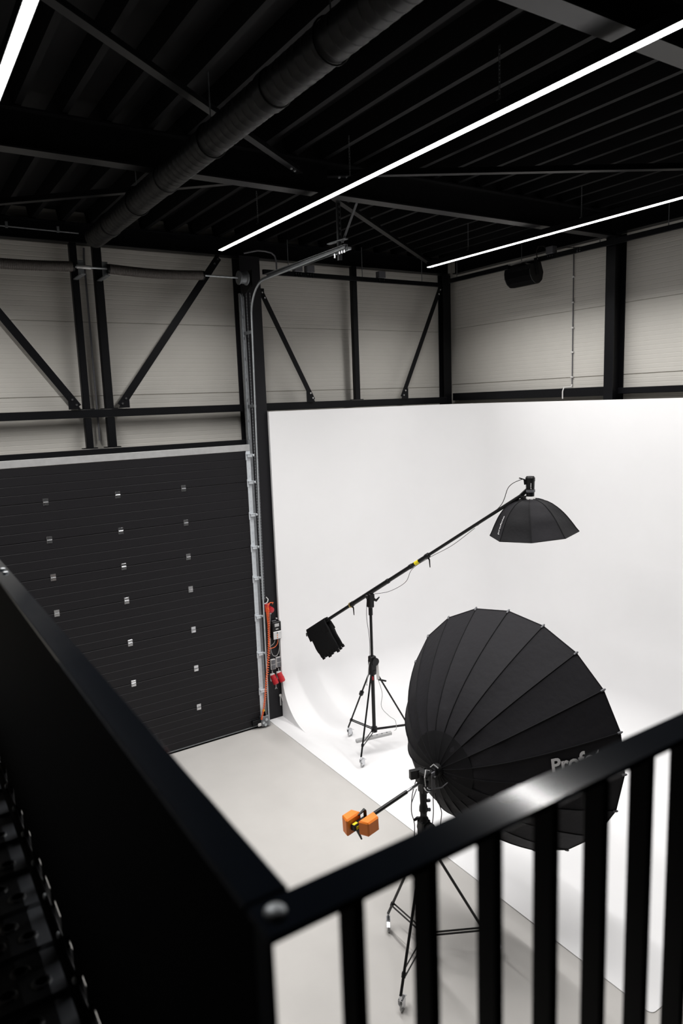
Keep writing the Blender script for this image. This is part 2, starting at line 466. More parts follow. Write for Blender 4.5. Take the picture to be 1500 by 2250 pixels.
MB().box(8.40, 8.47, 7.59, 8.13, 6.985, 6.995).build('bracket_bar', M_ALU, sp)
MB().bar((8.44,7.86,6.99), (8.60,7.86,6.975), 0.06, 0.012).build('mount_plate', M_STEEL, sp)
MB().cyl((8.435,7.80,6.975),(8.435,7.80,7.005), 0.012, 8).build('screw', M_CHROME, sp)

# conduit on the right wall
cd = thing('wall_conduit', 'thin grey conduit running down the right wall with a pale cable at its foot', 'conduit', (8.93, 7.31, 5.12))
MB().cyl((8.935,7.32,5.12), (8.935,7.32,7.15), 0.008, 8).build('pipe', M_DGREY, cd, True)
for z in (5.25, 5.62, 5.98, 6.35, 6.72):
    MB().rbox(8.92, 8.95, 7.30, 7.34, z-.012, z+.012, .003).build('clip', M_PALE, cd)
MB().tube([(8.935,7.32,5.14),(8.92,7.325,5.10),(8.80,7.36,5.095),(8.785,7.37,5.04),(8.785,7.37,4.93)], 0.010, 8).build('cable_end', M_PALE, cd, True)

# conduits near the ceiling over the back wall
cq = thing('ceiling_conduit', 'thin conduit with saddles running along the top of the back wall at the left', 'conduit', (0, 9.86, 7.28))
MB().cyl((-2.5,9.86,7.30), (2.45,9.86,7.27), 0.010, 8).build('pipe', M_GALVD, cq, True)
for x in (0.9, 1.6, 2.2):
    MB().box(x-.015, x+.015, 9.85, 9.89, 7.26, 7.33).build('clip', M_GALVD, cq)
hp = MB().tube([(4.70,9.70,7.17),(4.82,9.70,7.20),(4.92,9.70,7.225),(5.05,9.70,7.225),(5.15,9.70,7.21),(5.205,9.70,7.17),(5.225,9.70,7.09),(5.225,9.70,6.97)], 0.013, 8)
tag(hp.build('bent_conduit', M_DGREY, None, True), 'bent grey conduit arching over the door column down to the equipment rail', 'conduit')

# pipe between the posts
vp = MB().tube([(2.52,9.98,4.6),(2.52,9.98,7.0),(2.53,9.98,7.12)], 0.013, 8)
tag(vp.build('vertical_conduit', M_DGREY, None, True), 'thin grey pipe rising between the two slender posts on the back wall', 'conduit')

# ------------------------------------------------------------------ black spiral duct
du = thing('spiral_duct', 'long black spiral ventilation duct hanging under the roof deck', 'duct', (2.3, 8.65, 6.83))
pts, rr = [], []
y = 8.62; R_D = 0.115
while y > -3.0:
    for dy, dr in ((0, 0), (0.070, 0), (0.074, .0018), (0.082, .0018), (0.086, 0)):
        pts.append((2.32, y-dy, 6.955)); rr.append(R_D+dr)
    y -= 0.09
MB().tube(pts, rr, 24).build('duct_pipe', M_DUCT, du, True)
for yy in (8.0, 6.25, 4.25, 2.3):
    MB().tube([(2.32,yy-.05,6.955),(2.32,yy-.045,6.955),(2.32,yy+.045,6.955),(2.32,yy+.05,6.955)], [R_D+.003, R_D+.009, R_D+.009, R_D+.003], 24).build('joint_band', M_DUCT, du, True)
for yy in (3.55, 5.22, 7.03):
    MB().cyl((2.32,yy,7.06), (2.32,yy,7.44), 0.005, 6).build('hanger_rod', M_GALVD, du)
    MB().torus((2.32,yy,6.955), (0,1,0), R_D+.008, 0.006, 24, 6).build('hanger_ring', M_DUCT, du)

# ------------------------------------------------------------------ LED line lights
def led_line(x, y0, y1, chains, label):
    r = thing('led_line_light', label, 'lamp', (x, y1, 6.96), 'long LED line lights')
    MB().rbox(x-.034, x+.034, y0, y1, 6.985, 7.05, .006).build('housing', M_STEEL, r)
    MB().rbox(x-.030, x+.030, y0+.006, y1-.006, 6.968, 6.986, .004).build('lens', M_LENS, r)
    for s_ in (-1, 1):
        MB().box(x+s_*.0345-.0025, x+s_*.0345+.0025, y0, y1, 6.974, 6.99).build('side_trim', M_STEEL, r)
    ld = bpy.data.lights.new('led_strip', 'AREA')
    ld.shape = 'RECTANGLE'; ld.size = .056; ld.size_y = y1-y0-.03
    ld.energy = LAMP_W; ld.color = (1.0, .985, .97); ld.spread = math.radians(LAMP_SPREAD)
    lo_ = bpy.data.objects.new('led_strip', ld)
    COL.objects.link(lo_); lo_.parent = r; lo_.location = (0, (y0+y1)/2-y1, .0065)
    for yc in chains:
        ch = MB()
        z = 7.05; i = 0
        while z < 7.40:
            a = (1,0,0) if i % 2 else (0,1,0)
            b = (0,1,0) if i % 2 else (1,0,0)
            for e in (-.006, .006):
                o_ = Vector(b)*e
                ch.cyl(Vector((x,yc,z))+o_, Vector((x,yc,z+.03))+o_, 0.0022, 5)
            ch.cyl(Vector((x,yc,z))-Vector(b)*.006, Vector((x,yc,z))+Vector(b)*.006, .0022, 5)
            z += 0.026; i += 1
        ch.build('chain', M_GALVD, r)
        MB().box(x-.02, x+.02, yc-.012, yc+.012, 7.05, 7.062).build('chain_hook', M_GALVD, r)
led_line(3.93, 2.3, 8.78, (7.69, 5.78, 3.88), 'longest LED line light crossing the middle of the ceiling above the cyclorama')
led_line(7.28, 2.3, 8.68, (7.80, 5.86, 3.9), 'LED line light nearest the right wall above the speaker')
led_line(0.855, 3.7, 8.78, (7.3, 5.7, 4.1), 'LED line light at the upper left corner of the photo')

# ------------------------------------------------------------------ sectional door
door = struct('door_1', (2.2, 9.65, 0))
DZ = [0.045, 0.604, 1.206, 1.797, 2.404, 2.885, 3.382, 3.875, 4.335]
DX0, DX1, DY = -0.15, 4.53, 9.63
HX = (0.77, 1.69, 2.605, 3.53)
def hinge_mesh():
    m = MB()
    m.rbox(-.033, .033, -.004, .0, -.045, .045, .0015)
    m.cyl((-.03,-.009,0.0), (.03,-.009,0.0), .007, 8)
    m.box(-.020, .020, -.012, -.003, -.040, -.010)
    for a in (-.022, .022):
        for b in (-.03, .032):
            m.cyl((a,-.008,b), (a,-.003,b), .005, 6)
    me = m.mesh('hinge'); me.materials.append(M_CHROME); return me
HM = hinge_mesh()
def roller_mesh():
    m = MB()
    m.rbox(-.045, .02, -.006, 0, -.075, .04, .0015)
    m.rbox(-.03, .040, -.045, -.006, -.030, .006, .003)
    m.box(-.035, .055, -.050, -.004, .008, .014)
    m.cyl((.03,-.025,-.008), (.075,-.025,-.008), .007, 8)
    m.cyl((.060,-.025,-.008), (.078,-.025,-.008), .018, 12)
    me = m.mesh('roller_bracket'); me.materials.append(M_ZINC); return me
RM = roller_mesh()
for i in range(8):
    z0, z1 = DZ[i]+.002, DZ[i+1]-.002
    n = 5 if i < 4 else 4
    st = (z1-z0)/n
    pf = [(0.04, z0), (0.006, z0), (0.0, z0+.006)]
    for j in range(1, n):
        z = z0+st*j
        pf += [(0.0, z-.007), (0.005, z-.001), (0.005, z+.001), (0.0, z+.004)]
    pf += [(0.0, z1-.006), (0.006, z1), (0.04, z1)]
    p = MB().prism(pf, lambda u, v, t: (t, DY+u, v), DX0, DX1).build('door_panel', M_DOOR, door)
    st_ = MB().rbox(DX1-.005, DX1+.062, DY-.004, DY+.042, z0, z1, .002)
    for zz in (z0+.08, z0+.2, z0+.33, z1-.1):
        st_.cyl((DX1+.03,DY-.008,zz), (DX1+.03,DY-.003,zz), .006, 6)
    st_.build('end_stile', M_ZINC, p)
    MB().rbox(DX0-.062, DX0+.005, DY-.004, DY+.042, z0, z1, .002).build('end_stile', M_GALV, p)
    if i < 7:
        for hx in HX:
            share(HM, 'hinge', p, (hx-2.2, DY-9.65, DZ[i+1]))
    share(RM, 'roller_bracket', p, (DX1+.03-2.2, DY-.004-9.65, DZ[i+1]-(0 if i < 7 else .06)))
MB().rbox(DX0-.06, DX1+.06, DY-.006, DY+.05, 4.337, 4.43, .004).build('top_profile', M_ALU, door)
MB().rbox(DX0-.06, DX1+.06, DY+.002, DY+.045, 0.0, .042, .008).build('bottom_seal', M_BLACK, door)
MB().box(DX0-.06, DX1+.06, DY-.004, DY+.002, .030, .046).build('bottom_profile', M_GALVD, door)

# door tracks
def rect_path(pts, hw, hd):
    # rectangular sweep in the plane x = const: hw half width along x, hd half depth in plane
    m = MB(); n = len(pts); vs = []; fs = []
    for i, p in enumerate(pts):
        p = Vector(p)
        a = Vector(pts[max(0, i-1)]); b = Vector(pts[min(n-1, i+1)])
        t = (b-a).normalized(); sd = Vector((1,0,0)); u = sd.cross(t).normalized()
        vs += [p+sd*hw+u*hd, p-sd*hw+u*hd, p-sd*hw-u*hd, p+sd*hw-u*hd]
    for i in range(n-1):
        for k_ in range(4):
            k2 = (k_+1) % 4
            fs.append((i*4+k_, i*4+k2, i*4+4+k2, i*4+4+k_))
    fs += [(0,1,2,3), tuple(4*(n-1)+k_ for k_ in range(4))]
    return m.add(vs, fs)
tr = thing('door_track', 'galvanised door track rising beside the door and curving to a horizontal rail', 'track', (4.62, 9.42, 0))
path = [(4.645, 9.585, 0.02), (4.645, 9.55, 3.0), (4.645, 9.44, 6.20)]
cv = [(4.645, 9.44-.46+.46*math.cos(a), 6.24+.46*math.sin(a)) for a in [PI/2*i/10 for i in range(11)]]
path += cv[1:]+[(4.645, 8.0, 6.715), (4.645, 6.97, 6.735)]
rect_path(path, .004, .022).build('track_web', M_GALVD, tr)
MB().tube([(p[0]-.012, p[1]-.016*(1 if i < 3 else max(0, 1-(i-2)/10)), p[2]-.016*(0 if i < 3 else min(1, (i-2)/10))) for i, p in enumerate(path)], .009, 8).build('track_lip', M_GALV, tr, True)
MB().box(4.625, 4.665, 6.95, 8.95, 6.745, 6.752).box(4.661, 4.665, 6.95, 8.95, 6.69, 6.752).build('channel', M_GALVD, tr)
MB().box(4.575, 4.580, 9.64, 9.70, 0.0, 6.60).box(4.575, 4.665, 9.695, 9.70, 0.0, 6.60).build('upright_angle', M_GALVD, tr)
MB().box(4.606, 4.612, 9.665, 9.695, 4.5, 6.58).build('upright_web', M_GALV, tr)
for z in (6.05, 5.0):
    MB().rbox(4.63, 4.66, 9.47, 9.694, z-.03, z+.01, .003).build('track_bracket', M_GALVD, tr)
for j in range(14):
    z = 4.75+(j//2)*.30
    x_ = 4.585+(j % 2)*.035
    MB().box(x_, x_+.012, 9.688, 9.692, z, z+.045).build('slot', M_BLACK, tr)
MB().rbox(4.66, 4.72, 6.96, 7.30, 6.70, 6.73, .004).build('end_plate', M_GALV, tr)
ha = thing('track_hanger', 'perforated angle hanger holding the free end of the door track', 'hanger', (4.68, 7.17, 6.6))
MB().box(4.675, 4.715, 7.15, 7.155, 6.62, 7.43).box(4.675, 4.680, 7.15, 7.19, 6.62, 7.43).build('hanger_post', M_HANG, ha)
for j in range(12):
    MB().box(4.690, 4.702, 7.1465, 7.1495, 6.68+j*.06, 6.71+j*.06).build('slot', M_BLACK, ha)
MB().bar((4.69,7.10,6.80), (4.69,6.62,7.34), .006, .03, up=(1,0,0)).build('strut', M_HANG, ha)
MB().bar((4.66,7.35,6.83), (4.70,7.02,6.83), .045, .012).build('cross_angle', M_GALVD, ha)
for dy in (0, .05, .1):
    MB().cyl((4.65,7.0+dy,6.67), (4.65,7.0+dy,6.70), .010, 6).build('bolt', M_CHROME, ha)
MB().cyl((4.66,7.22,6.65), (4.66,7.22,6.70), .010, 6).build('bolt', M_CHROME, ha)

# spring shaft
sh = thing('spring_shaft', 'horizontal steel shaft with two dark torsion springs above the door', 'shaft', (2.45, 9.50, 6.76))
SY, SZ = 9.50, 6.785
MB().cyl((-0.4,SY,SZ), (4.66,SY,SZ), .0125, 10).build('shaft_bar', M_GALV, sh, True)
MB().cyl((2.30,SY,SZ), (2.47,SY,SZ), .024, 12).build('coupler', M_ALU, sh, True)
def spring(x0, x1):
    n = 60; p = []; r_ = []
    for i in range(n+1):
        t = i/n
        for dt, dr in ((0, 0), (.4/n, .0035), (.8/n, 0)):
            tt = min(1, t+dt)
            p.append((x0+(x1-x0)*tt+dt*1e-4, SY, SZ-.022*math.sin(PI*tt))); r_.append(.060+dr)
    q = []; rq = []
    for a, b in zip(p, r_):
        if not q or a[0]-q[-1][0] > 1e-4: q.append(a); rq.append(b)
    return MB().tube(q, rq, 14)
spring(0.85, 2.25).build('torsion_spring', M_SPRING, sh, True)
spring(2.70, 3.96).build('torsion_spring', M_SPRING, sh, True)
for x in (0.85, 2.255, 2.695, 3.965):
    MB().tube([(x-.022,SY,SZ), (x-.018,SY,SZ), (x+.018,SY,SZ), (x+.022,SY,SZ)], [.04,.060,.060,.04], 16).build('end_cone', M_STEEL, sh, True)
for x in (2.36, 2.66):
    MB().rbox(x-.03, x+.03, SY-.06, 9.85, SZ-.10, SZ-.085, .002).rbox(x-.035, x+.035, SY+.03, SY+.045, SZ-.10, SZ+.09, .002).build('bearing_plate', M_GALVD, sh)
MB().tube([(4.49,SY,SZ),(4.50,SY,SZ),(4.515,SY,SZ),(4.53,SY,SZ),(4.60,SY,SZ),(4.615,SY,SZ),(4.63,SY,SZ)], [.03,.095,.095,.078,.078,.098,.098], 24).build('cable_drum', M_GALVD, sh, True)
MB().bar((4.655,9.70,6.60), (4.655,9.42,6.72), .01, .09).rbox(4.67, 4.68, 9.42, 9.75, 6.66, 6.90, .003).build('bearing_plate', M_STEEL, sh)
MB().rbox(4.69, 4.77, 9.60, 9.66, 6.82, 6.90, .006).build('limit_box', M_DGREY, sh)

# hoist chain
def chain_strip(x0, x1, y, z0, z1, label):
    ch = MB(); n = int((z1-z0)/.022)
    for i in range(n):
        t = i/n; x = x0+(x1-x0)*t; z = z0+(z1-z0)*t
        if i % 2: ch.rbox(x-.008, x+.008, y-.002, y+.002, z, z+.024, .0015)
        else: ch.rbox(x-.0025, x+.0025, y-.007, y+.007, z, z+.024, .001)
    return tag(ch.build('hoist_chain', M_GALVD), label, 'chain', 'hoist chains of the door')
chain_strip(4.695, 4.705, 9.70, 2.0, 6.62, 'left strand of the hoist chain hanging in front of the door column')
chain_strip(4.735, 4.765, 9.70, 2.0, 6.62, 'right strand of the hoist chain hanging in front of the door column')

# bottom operator of the door
op = thing('door_bracket', 'grey steel cable bracket at the lower right corner of the door', 'bracket', (4.52, 9.58, 0.03))
MB().rbox(4.36, 4.50, 9.575, 9.625, 0.075, 0.155, .004).build('channel', M_STEEL, op)
MB().rbox(4.50, 4.63, 9.55, 9.62, 0.035, 0.20, .01).build('housing', M_GALVD, op)
for a, b in ((4.53,.10),(4.58,.14),(4.56,.06)):
    MB().cyl((a,9.535,b), (a,9.556,b), .022, 12).build('roller', M_GALV, op, True)
MB().cyl((4.565,9.575,.20), (4.555,9.575,.275), .022, 12).build('buffer', M_BLACK, op, True)
MB().cyl((4.555,9.575,.275), (4.553,9.575,.295), .020, 12).build('buffer_cap', M_YEL, op, True)
MB().rbox(4.44, 4.50, 9.555, 9.575, .05, .10, .008).build('junction_plug', M_PALE, op)

# ------------------------------------------------------------------ electrical gear on the door column
YC = 9.762
cb = thing('door_controller', 'black wall controller with grey screen and silver key panel on the door column', 'control box', (4.915, YC, 1.34))
MB().rbox(4.835, 4.99, YC-.085, YC-.001, 1.335, 1.625, .012).build('housing', M_PLAST, cb)
MB().rbox(4.842, 4.984, YC-.094, YC-.084, 1.345, 1.47, .004).build('key_panel', M_ALU, cb)
MB().rbox(4.872, 4.95, YC-.090, YC-.084, 1.545, 1.595, .003).build('screen', M_GREY, cb)
for z, m in ((1.445, M_BLACK), (1.41, M_ORANGE), (1.372, M_ORANGE)):
    MB().rbox(4.902, 4.918, YC-.099, YC-.093, z-.009, z+.009, .003).build('button', m, cb)
MB().box(4.89, 4.935, YC-.0875, YC-.084, 1.502, 1.512).build('name_strip', M_WHITE, cb)
MB().rbox(4.85, 4.93, YC-.05, YC-.02, 1.625, 1.64, .004).build('top_latch', M_DGREY, cb)
MB().cyl((4.95,YC-.02,1.655), (4.95,YC-.001,1.655), .012, 8).build('fixing_screw', M_WHITE, cb)
for cx, ztop, side in ((4.84, 1.01, 'left'), (4.938, 1.025, 'right')):
    so = thing('double_socket', side+' pale framed double power socket under the door controller', 'socket', (cx, YC, ztop-.17), 'double sockets on the door column')
    MB().rbox(cx-.042, cx+.042, YC-.04, YC-.001, ztop-.17, ztop, .006).build('frame', M_PALE, so)
    for z in (ztop-.162, ztop-.08):
        MB().rbox(cx-.033, cx+.033, YC-.047, YC-.038, z, z+.072, .004).build('socket_flap', M_DGREY, so)
for cx, z, side in ((4.822, .70, 'left'), (4.938, .71, 'right')):
    so = thing('red_socket', side+' red three phase power socket low on the door column', 'socket', (cx, YC, z-.08), 'red power sockets on the door column')
    a = Vector((cx-.012, YC-.045, z+.055)); b = Vector((cx+.012, YC-.115, z-.065)); d = (b-a).normalized()
    MB().rbox(cx-.045, cx+.035, YC-.05, YC-.001, z-.05, z+.075, .01).build('back_box', M_PALE, so)
    MB().tube([a, a+d*.07, a+d*.075, b, b+d*.01], [.044,.044,.050,.046,.036], 16).build('collar', M_RED, so, True)
    MB().tube([b+d*.004, b+d*.014], [.040,.034], 16).build('flap', M_RED, so, True)
    MB().tube([(cx,YC-.02,z+.07),(cx,YC-.02,z+.12)], .009, 8).build('cable_gland', M_GREY, so)
es = thing('red_plug', 'round red plug with socket hanging high on the door column behind the coiled cord', 'plug', (4.80, YC, 1.80))
MB().rbox(4.745, 4.83, YC-.05, YC-.001, 1.80, 1.93, .008).build('back_box', M_RED, es)
MB().tube([(4.83,YC-.03,1.835),(4.835,YC-.09,1.83),(4.836,YC-.10,1.83)], [.048,.046,.03], 18).build('plug_head', M_RED, es, True)
MB().rbox(4.82, 4.85, YC-.05, YC-.02, 1.752, 1.782, .004).build('cable_grip', M_PALE, es)
co = MB(); hp_ = []
ax0 = [Vector((4.735,9.60,1.90)), Vector((4.715,9.56,1.65)), Vector((4.67,9.51,1.25)), Vector((4.60,9.50,.80)), Vector((4.545,9.51,.42)), Vector((4.49,9.53,.17))]
def poly(ps, t):
    t = t*(len(ps)-1); i = min(int(t), len(ps)-2); f = t-i
    p0 = ps[max(0, i-1)]; p1 = ps[i]; p2 = ps[i+1]; p3 = ps[min(len(ps)-1, i+2)]
    return 0.5*((2*p1)+(p2-p0)*f+(2*p0-5*p1+4*p2-p3)*f*f+(3*p1-p0-3*p2+p3)*f*f*f)
turns = 62; NS = turns*8
for i in range(NS+1):
    t = i/NS; c = poly(ax0, t); an = 2*PI*turns*t
    rad = .016 if t < .62 else .016-.008*(t-.62)/.38
    hp_.append(c+Vector((math.cos(an)*rad, math.sin(an)*rad, 0)))
cc = thing('coiled_cord', 'bright orange coiled cord stretching from the red plug down to the door bracket', 'cord', (4.5, 9.55, .17))
MB().tube(hp_, .0065, 5).build('coil', M_CORD, cc, True)
MB().tube([(4.735,9.60,1.90),(4.75,9.62,1.945),(4.80,9.64,1.965),(4.855,9.65,1.955),(4.845,9.66,1.93)], .008, 6).build('tail', M_CORD, cc, True)
MB().tube([(4.69,9.64,1.965),(4.74,9.64,1.97),(4.765,9.65,1.995),(4.775,9.66,2.02),(4.765,9.70,2.045)], .008, 6).build('tail_sleeve', M_PALE, cc, True)
MB().tube([(4.70,9.60,1.94),(4.705,9.58,1.7),(4.715,9.575,1.5),(4.705,9.57,1.3)], .006, 6).build('straight_lead', M_CORD, cc, True)
for nm, m, pts_, lab in (
    ('grey_lead', M_GCABLE, [(4.835,9.73,1.755),(4.815,9.735,1.5),(4.80,9.74,1.25),(4.80,9.74,1.10)], 'straight grey lead dropping from the red plug'),
    ('grey_lead', M_GCABLE, [(4.945,9.71,1.33),(4.955,9.71,1.2),(4.93,9.715,1.09),(4.88,9.72,1.055),(4.83,9.73,1.10),(4.81,9.735,1.25),(4.82,9.74,1.36)], 'grey lead hanging in a deep loop under the door controller'),
    ('grey_lead', M_GCABLE, [(4.885,9.71,1.335),(4.87,9.715,1.28),(4.83,9.725,1.245),(4.80,9.73,1.235)], 'short grey lead curving out of the door controller'),
    ('orange_lead', M_CORD, [(4.93,9.705,1.335),(4.92,9.705,1.26),(4.87,9.70,1.215),(4.80,9.69,1.21),(4.74,9.66,1.22)], 'short orange lead curving out of the door controller')):
    ps = [Vector(p) for p in pts_]
    tag(MB().tube([poly(ps, i/24) for i in range(25)], .0055, 6).build(nm, m, None, True), lab, 'cable')
ck = thing('chain_catch', 'small pale Y shaped catch hanging below the left red socket', 'catch', (4.872, 9.74, .50))
MB().tube([(4.872,9.735,.59),(4.872,9.735,.535)], .004, 6).build('stem', M_WHITE, ck)
for s_ in (-1, 1):
    MB().tube([(4.872,9.735,.537),(4.872+.016*s_,9.735,.505)], .005, 6).build('arm', M_WHITE, ck)
hk = thing('rope_cleat', 'pale metal hose cleat with a hanging tube low on the door column edge', 'cleat', (4.945, 9.74, .2))
MB().rbox(4.925, 4.965, 9.725, 9.755, .355, .395, .008).build('cleat', M_PALE, hk)
MB().tube([(4.94,9.735,.36),(4.938,9.735,.29),(4.94,9.735,.21)], .011, 8).build('tube', M_GREY, hk, True)
MB().tube([(4.958,9.735,.36),(4.968,9.73,.32),(4.972,9.73,.27)], .006, 8).build('hook', M_PALE, hk, True)

# ------------------------------------------------------------------ white cyclorama
cyc = thing('cyclorama', 'large white seamless cyclorama with coved corner filling the middle of the room', 'cyclorama', (6.8, 6.4, 0))
CX0, CYA, CXB, CYE, CH = 4.985, 9.70, 8.64, 2.99, 4.898
CR, RC = 0.72, 0.95
FT = 0.008
plan = []
for i in range(10): plan.append((CX0+(CXB-RC-CX0)*i/10, CYA, 0, -1))
for i in range(25):
    a = PI/2-PI/2*i/24
    plan.append((CXB-RC+RC*math.cos(a), CYA-RC+RC*math.sin(a), -math.cos(a), -math.sin(a)))
for i in range(1, 11): plan.append((CXB, CYA-RC+(CYE-CYA+RC)*i/10, -1, 0))
prof = []
for i in range(25):
    a = PI/2*i/24
    prof.append((CR*(1-math.sin(a)), FT+CR*(1-math.cos(a))))      # (inward offset, z)
prof += [(0, 1.6), (0, 2.8), (0, 4.0), (0, CH)]
vs = []; fs = []
for x, y, nx, ny in plan:
    for d, z in prof: vs.append((x+nx*d, y+ny*d, z))
    vs.append((x-nx*.045, y-ny*.045, CH))
    vs.append((x-nx*.045, y-ny*.045, FT))
n = len(prof)+2
for i in range(len(plan)-1):
    for j in range(n-1):
        fs.append((i*n+j, i*n+j+1, (i+1)*n+j+1, (i+1)*n+j))
MB().add(vs, fs).build('cove_wall', M_CYC, cyc, True)
# end panel of the cove (vertical cheek by the door column)
ch = [(CYA+.045, FT), (CYA-CR, FT)]+[(CYA-d, z) for d, z in prof[1:25]]+[(CYA, CH), (CYA+.045, CH)]
MB().prism(ch, lambda u, v, t: (t, u, v), CX0-.012, CX0).build('end_panel', M_CYC, cyc)
fl_ = [(CXB, CYA), (CX0, CYA), (CX0, 9.758), (4.725, 9.758)]
fl_ += [(4.725+.05-.05*math.cos(a), CYE+.05-.05*math.sin(a)) for a in [PI/2*i/6 for i in range(7)]]
fl_ += [(CXB, CYE)]
MB().prism(fl_, lambda u, v, t: (u, v, t), 0.0005, FT).build('floor_panel', M_CYC, cyc)

# ------------------------------------------------------------------ mezzanine: floor, railings
mz = struct('floor_mezzanine', (0, 0, 3.3))
MB().box(X0, 8.93, Y0, 0.66, 3.30, 3.470).box(X0, 0.300, 0.66, 4.5, 3.30, 3.470).build('slab', M_BLACK, mz)
def plank_mesh():
    m = MB()
    m.box(-1.30, 0.0, -.098, .098, 0, .028)
    m.add([(-1.30,.080,.028),(0,.080,.028),(0,.090,.038),(-1.30,.090,.038),(0,.097,.028),(-1.30,.097,.028)], [(0,1,2,3),(3,2,4,5),(1,4,2),(0,3,5),(0,5,4,1)])
    for i in range(15):
        for j in range(2):
            x = -.055-.085*i-(.0425 if j else 0); y = -.042+.07*j
            if x < -1.27: continue
            m.tube([(x,y,.026),(x,y,.0335),(x,y,.0335),(x,y,.030)], [.030,.022,.016,.013], 10)
    me = m.mesh('plank'); me.materials.append(M_PLANK); return me
PM = plank_mesh()
for i in range(20):
    share(PM, 'plank', mz, (0.255, 0.52+.2*i, .171))
eb = MB().box(.256, .2815, 0.42, 4.45, 3.472, 3.50).box(.2755, .2805, 0.66, 4.45, 3.50, 3.518)
eb.build('edge_angle', M_STEEL, mz)
for i in range(20):
    yb = .62+.2*i
    MB().lathe([(0,.010),(.006,.010),(.009,.006)], (.2755, yb, 3.509), (-1,0,0), 8).build('bolt', M_ZINC, mz)

RZ = 4.45
rl = thing('mezzanine_railing', 'black mezzanine railing with flat handrail and upright bars across the foreground', 'railing', (0.31, 0.638, 3.47), 'mezzanine railings')
MB().rbox(.282, 4.4, .608, .667, RZ-.010, RZ, .0022).build('handrail', M_RAIL, rl)
MB().rbox(.345, 4.4, .628, .650, 3.56, 3.572, .0015).build('bottom_rail', M_RAIL, rl)
bm_ = MB().rbox(-.0075, .0075, -.0185, .0185, 0, RZ-.010-3.572, .001).mesh('baluster'); bm_.materials.append(M_STEEL)
xb = .4035
while xb < 4.3:
    share(bm_, 'baluster', rl, (xb-.31, .640-.638, 3.572-3.47))
    xb += .1115
MB().rbox(4.35, 4.39, .620, .658, 3.47, RZ-.011, .002).build('end_post', M_STEEL, rl)
rl2 = thing('mezzanine_railing', 'black flat handrail with closed dark infill panel running away along the left walkway', 'railing', (0.31, 2.5, 3.47), 'mezzanine railings')
MB().rbox(.282, .338, .670, 2.725, RZ-.010, RZ, .0022).build('handrail', M_RAIL, rl2)
MB().rbox(.282, .338, 2.728, 4.45, RZ-.010, RZ, .0022).build('handrail', M_RAIL, rl2)
MB().rbox(.2822, .2878, .652, 4.45, 3.566, RZ-.010, .001).build('infill_panel', M_BLACK, rl2)
MB().box(.2822, .2878, .652, 4.45, 3.472, 3.520).build('kick_strip', M_BLACK, rl2)
gaps = [(1.18, 1.27), (1.40, 1.52), (1.55, 1.66), (1.72, 1.79), (1.87, 1.94), (2.02, 2.14), (2.17, 2.28), (2.31, 2.39), (2.50, 2.58), (2.66, 2.74), (2.86, 2.93), (3.05, 3.12), (3.25, 3.32)]
ya = .652
for g0, g1 in gaps+[(4.45, 4.45)]:
    MB().box(.2822, .2878, ya, g0, 3.520, 3.566).build('spacer', M_BLACK, rl2)
    ya = g1
MB().rbox(.2825, .2880, .612, .650, 3.50, RZ-.011, .001).build('corner_post', M_STEEL, rl2)
def cap_bolt(x, y, par, r_=.0125):
    MB().lathe([(0, r_), (.003, r_), (.0055, r_*.8), (.0065, r_*.45), (.005, r_*.40), (.005, .001)], (x, y, RZ), (0,0,1), 16).build('screw', M_GALV, par, True)
cap_bolt(.305, .640, rl)
cap_bolt(.318, 2.69, rl2, .010); cap_bolt(.318, 2.76, rl2, .010)

# ------------------------------------------------------------------ wind up stands
def caster(leg, foot, ang, par):
    x, y = foot
    dx, dy = math.cos(ang), math.sin(ang)
    sdx, sdy = -dy, dx
    r_ = .046
    wc = Vector((x+dx*.035, y+dy*.035, r_+FTZ))
    ax = Vector((sdx, sdy, 0))
    pr = [(-.014,.010),(-.014,.036),(-.011,r_),(.011,r_),(.014,.036),(.014,.010)]
    MB().tube([wc+ax*a for a, b in pr], [b for a, b in pr], 20).build('caster_wheel', M_PALE, par, True)
    MB().torus(wc, ax, r_-.006, .009, 24, 8).build('caster_tyre', M_GREY, par, True)
    fk = MB()
    for s_ in (-1, 1):
        o_ = ax*.019*s_
        fk.prism([(-.012,.125),(.055,.125),(.062,.085),(.052,.035),(.020,.035),(-.012,.085)],
                 lambda u, v, t, o_=o_: Vector((x+dx*u, y+dy*u, v+FTZ))+o_+ax*t, -.0015, .0015)
    fk.obox((x+dx*.022, y+dy*.022, .123+FTZ), ((dx,dy,0), ax, (0,0,1)), (.034, .02, .003))
    fk.cyl((x,y,.12+FTZ), (x,y,.165+FTZ), .013, 10)
    fk.obox((x+dx*.075, y+dy*.075, .10+FTZ), ((dx,dy,-.5), ax, (.5*dx,.5*dy,1)), (.028, .016, .003))
    fk.build('caster_fork', M_CHROME, par)
FTZ = 0.0
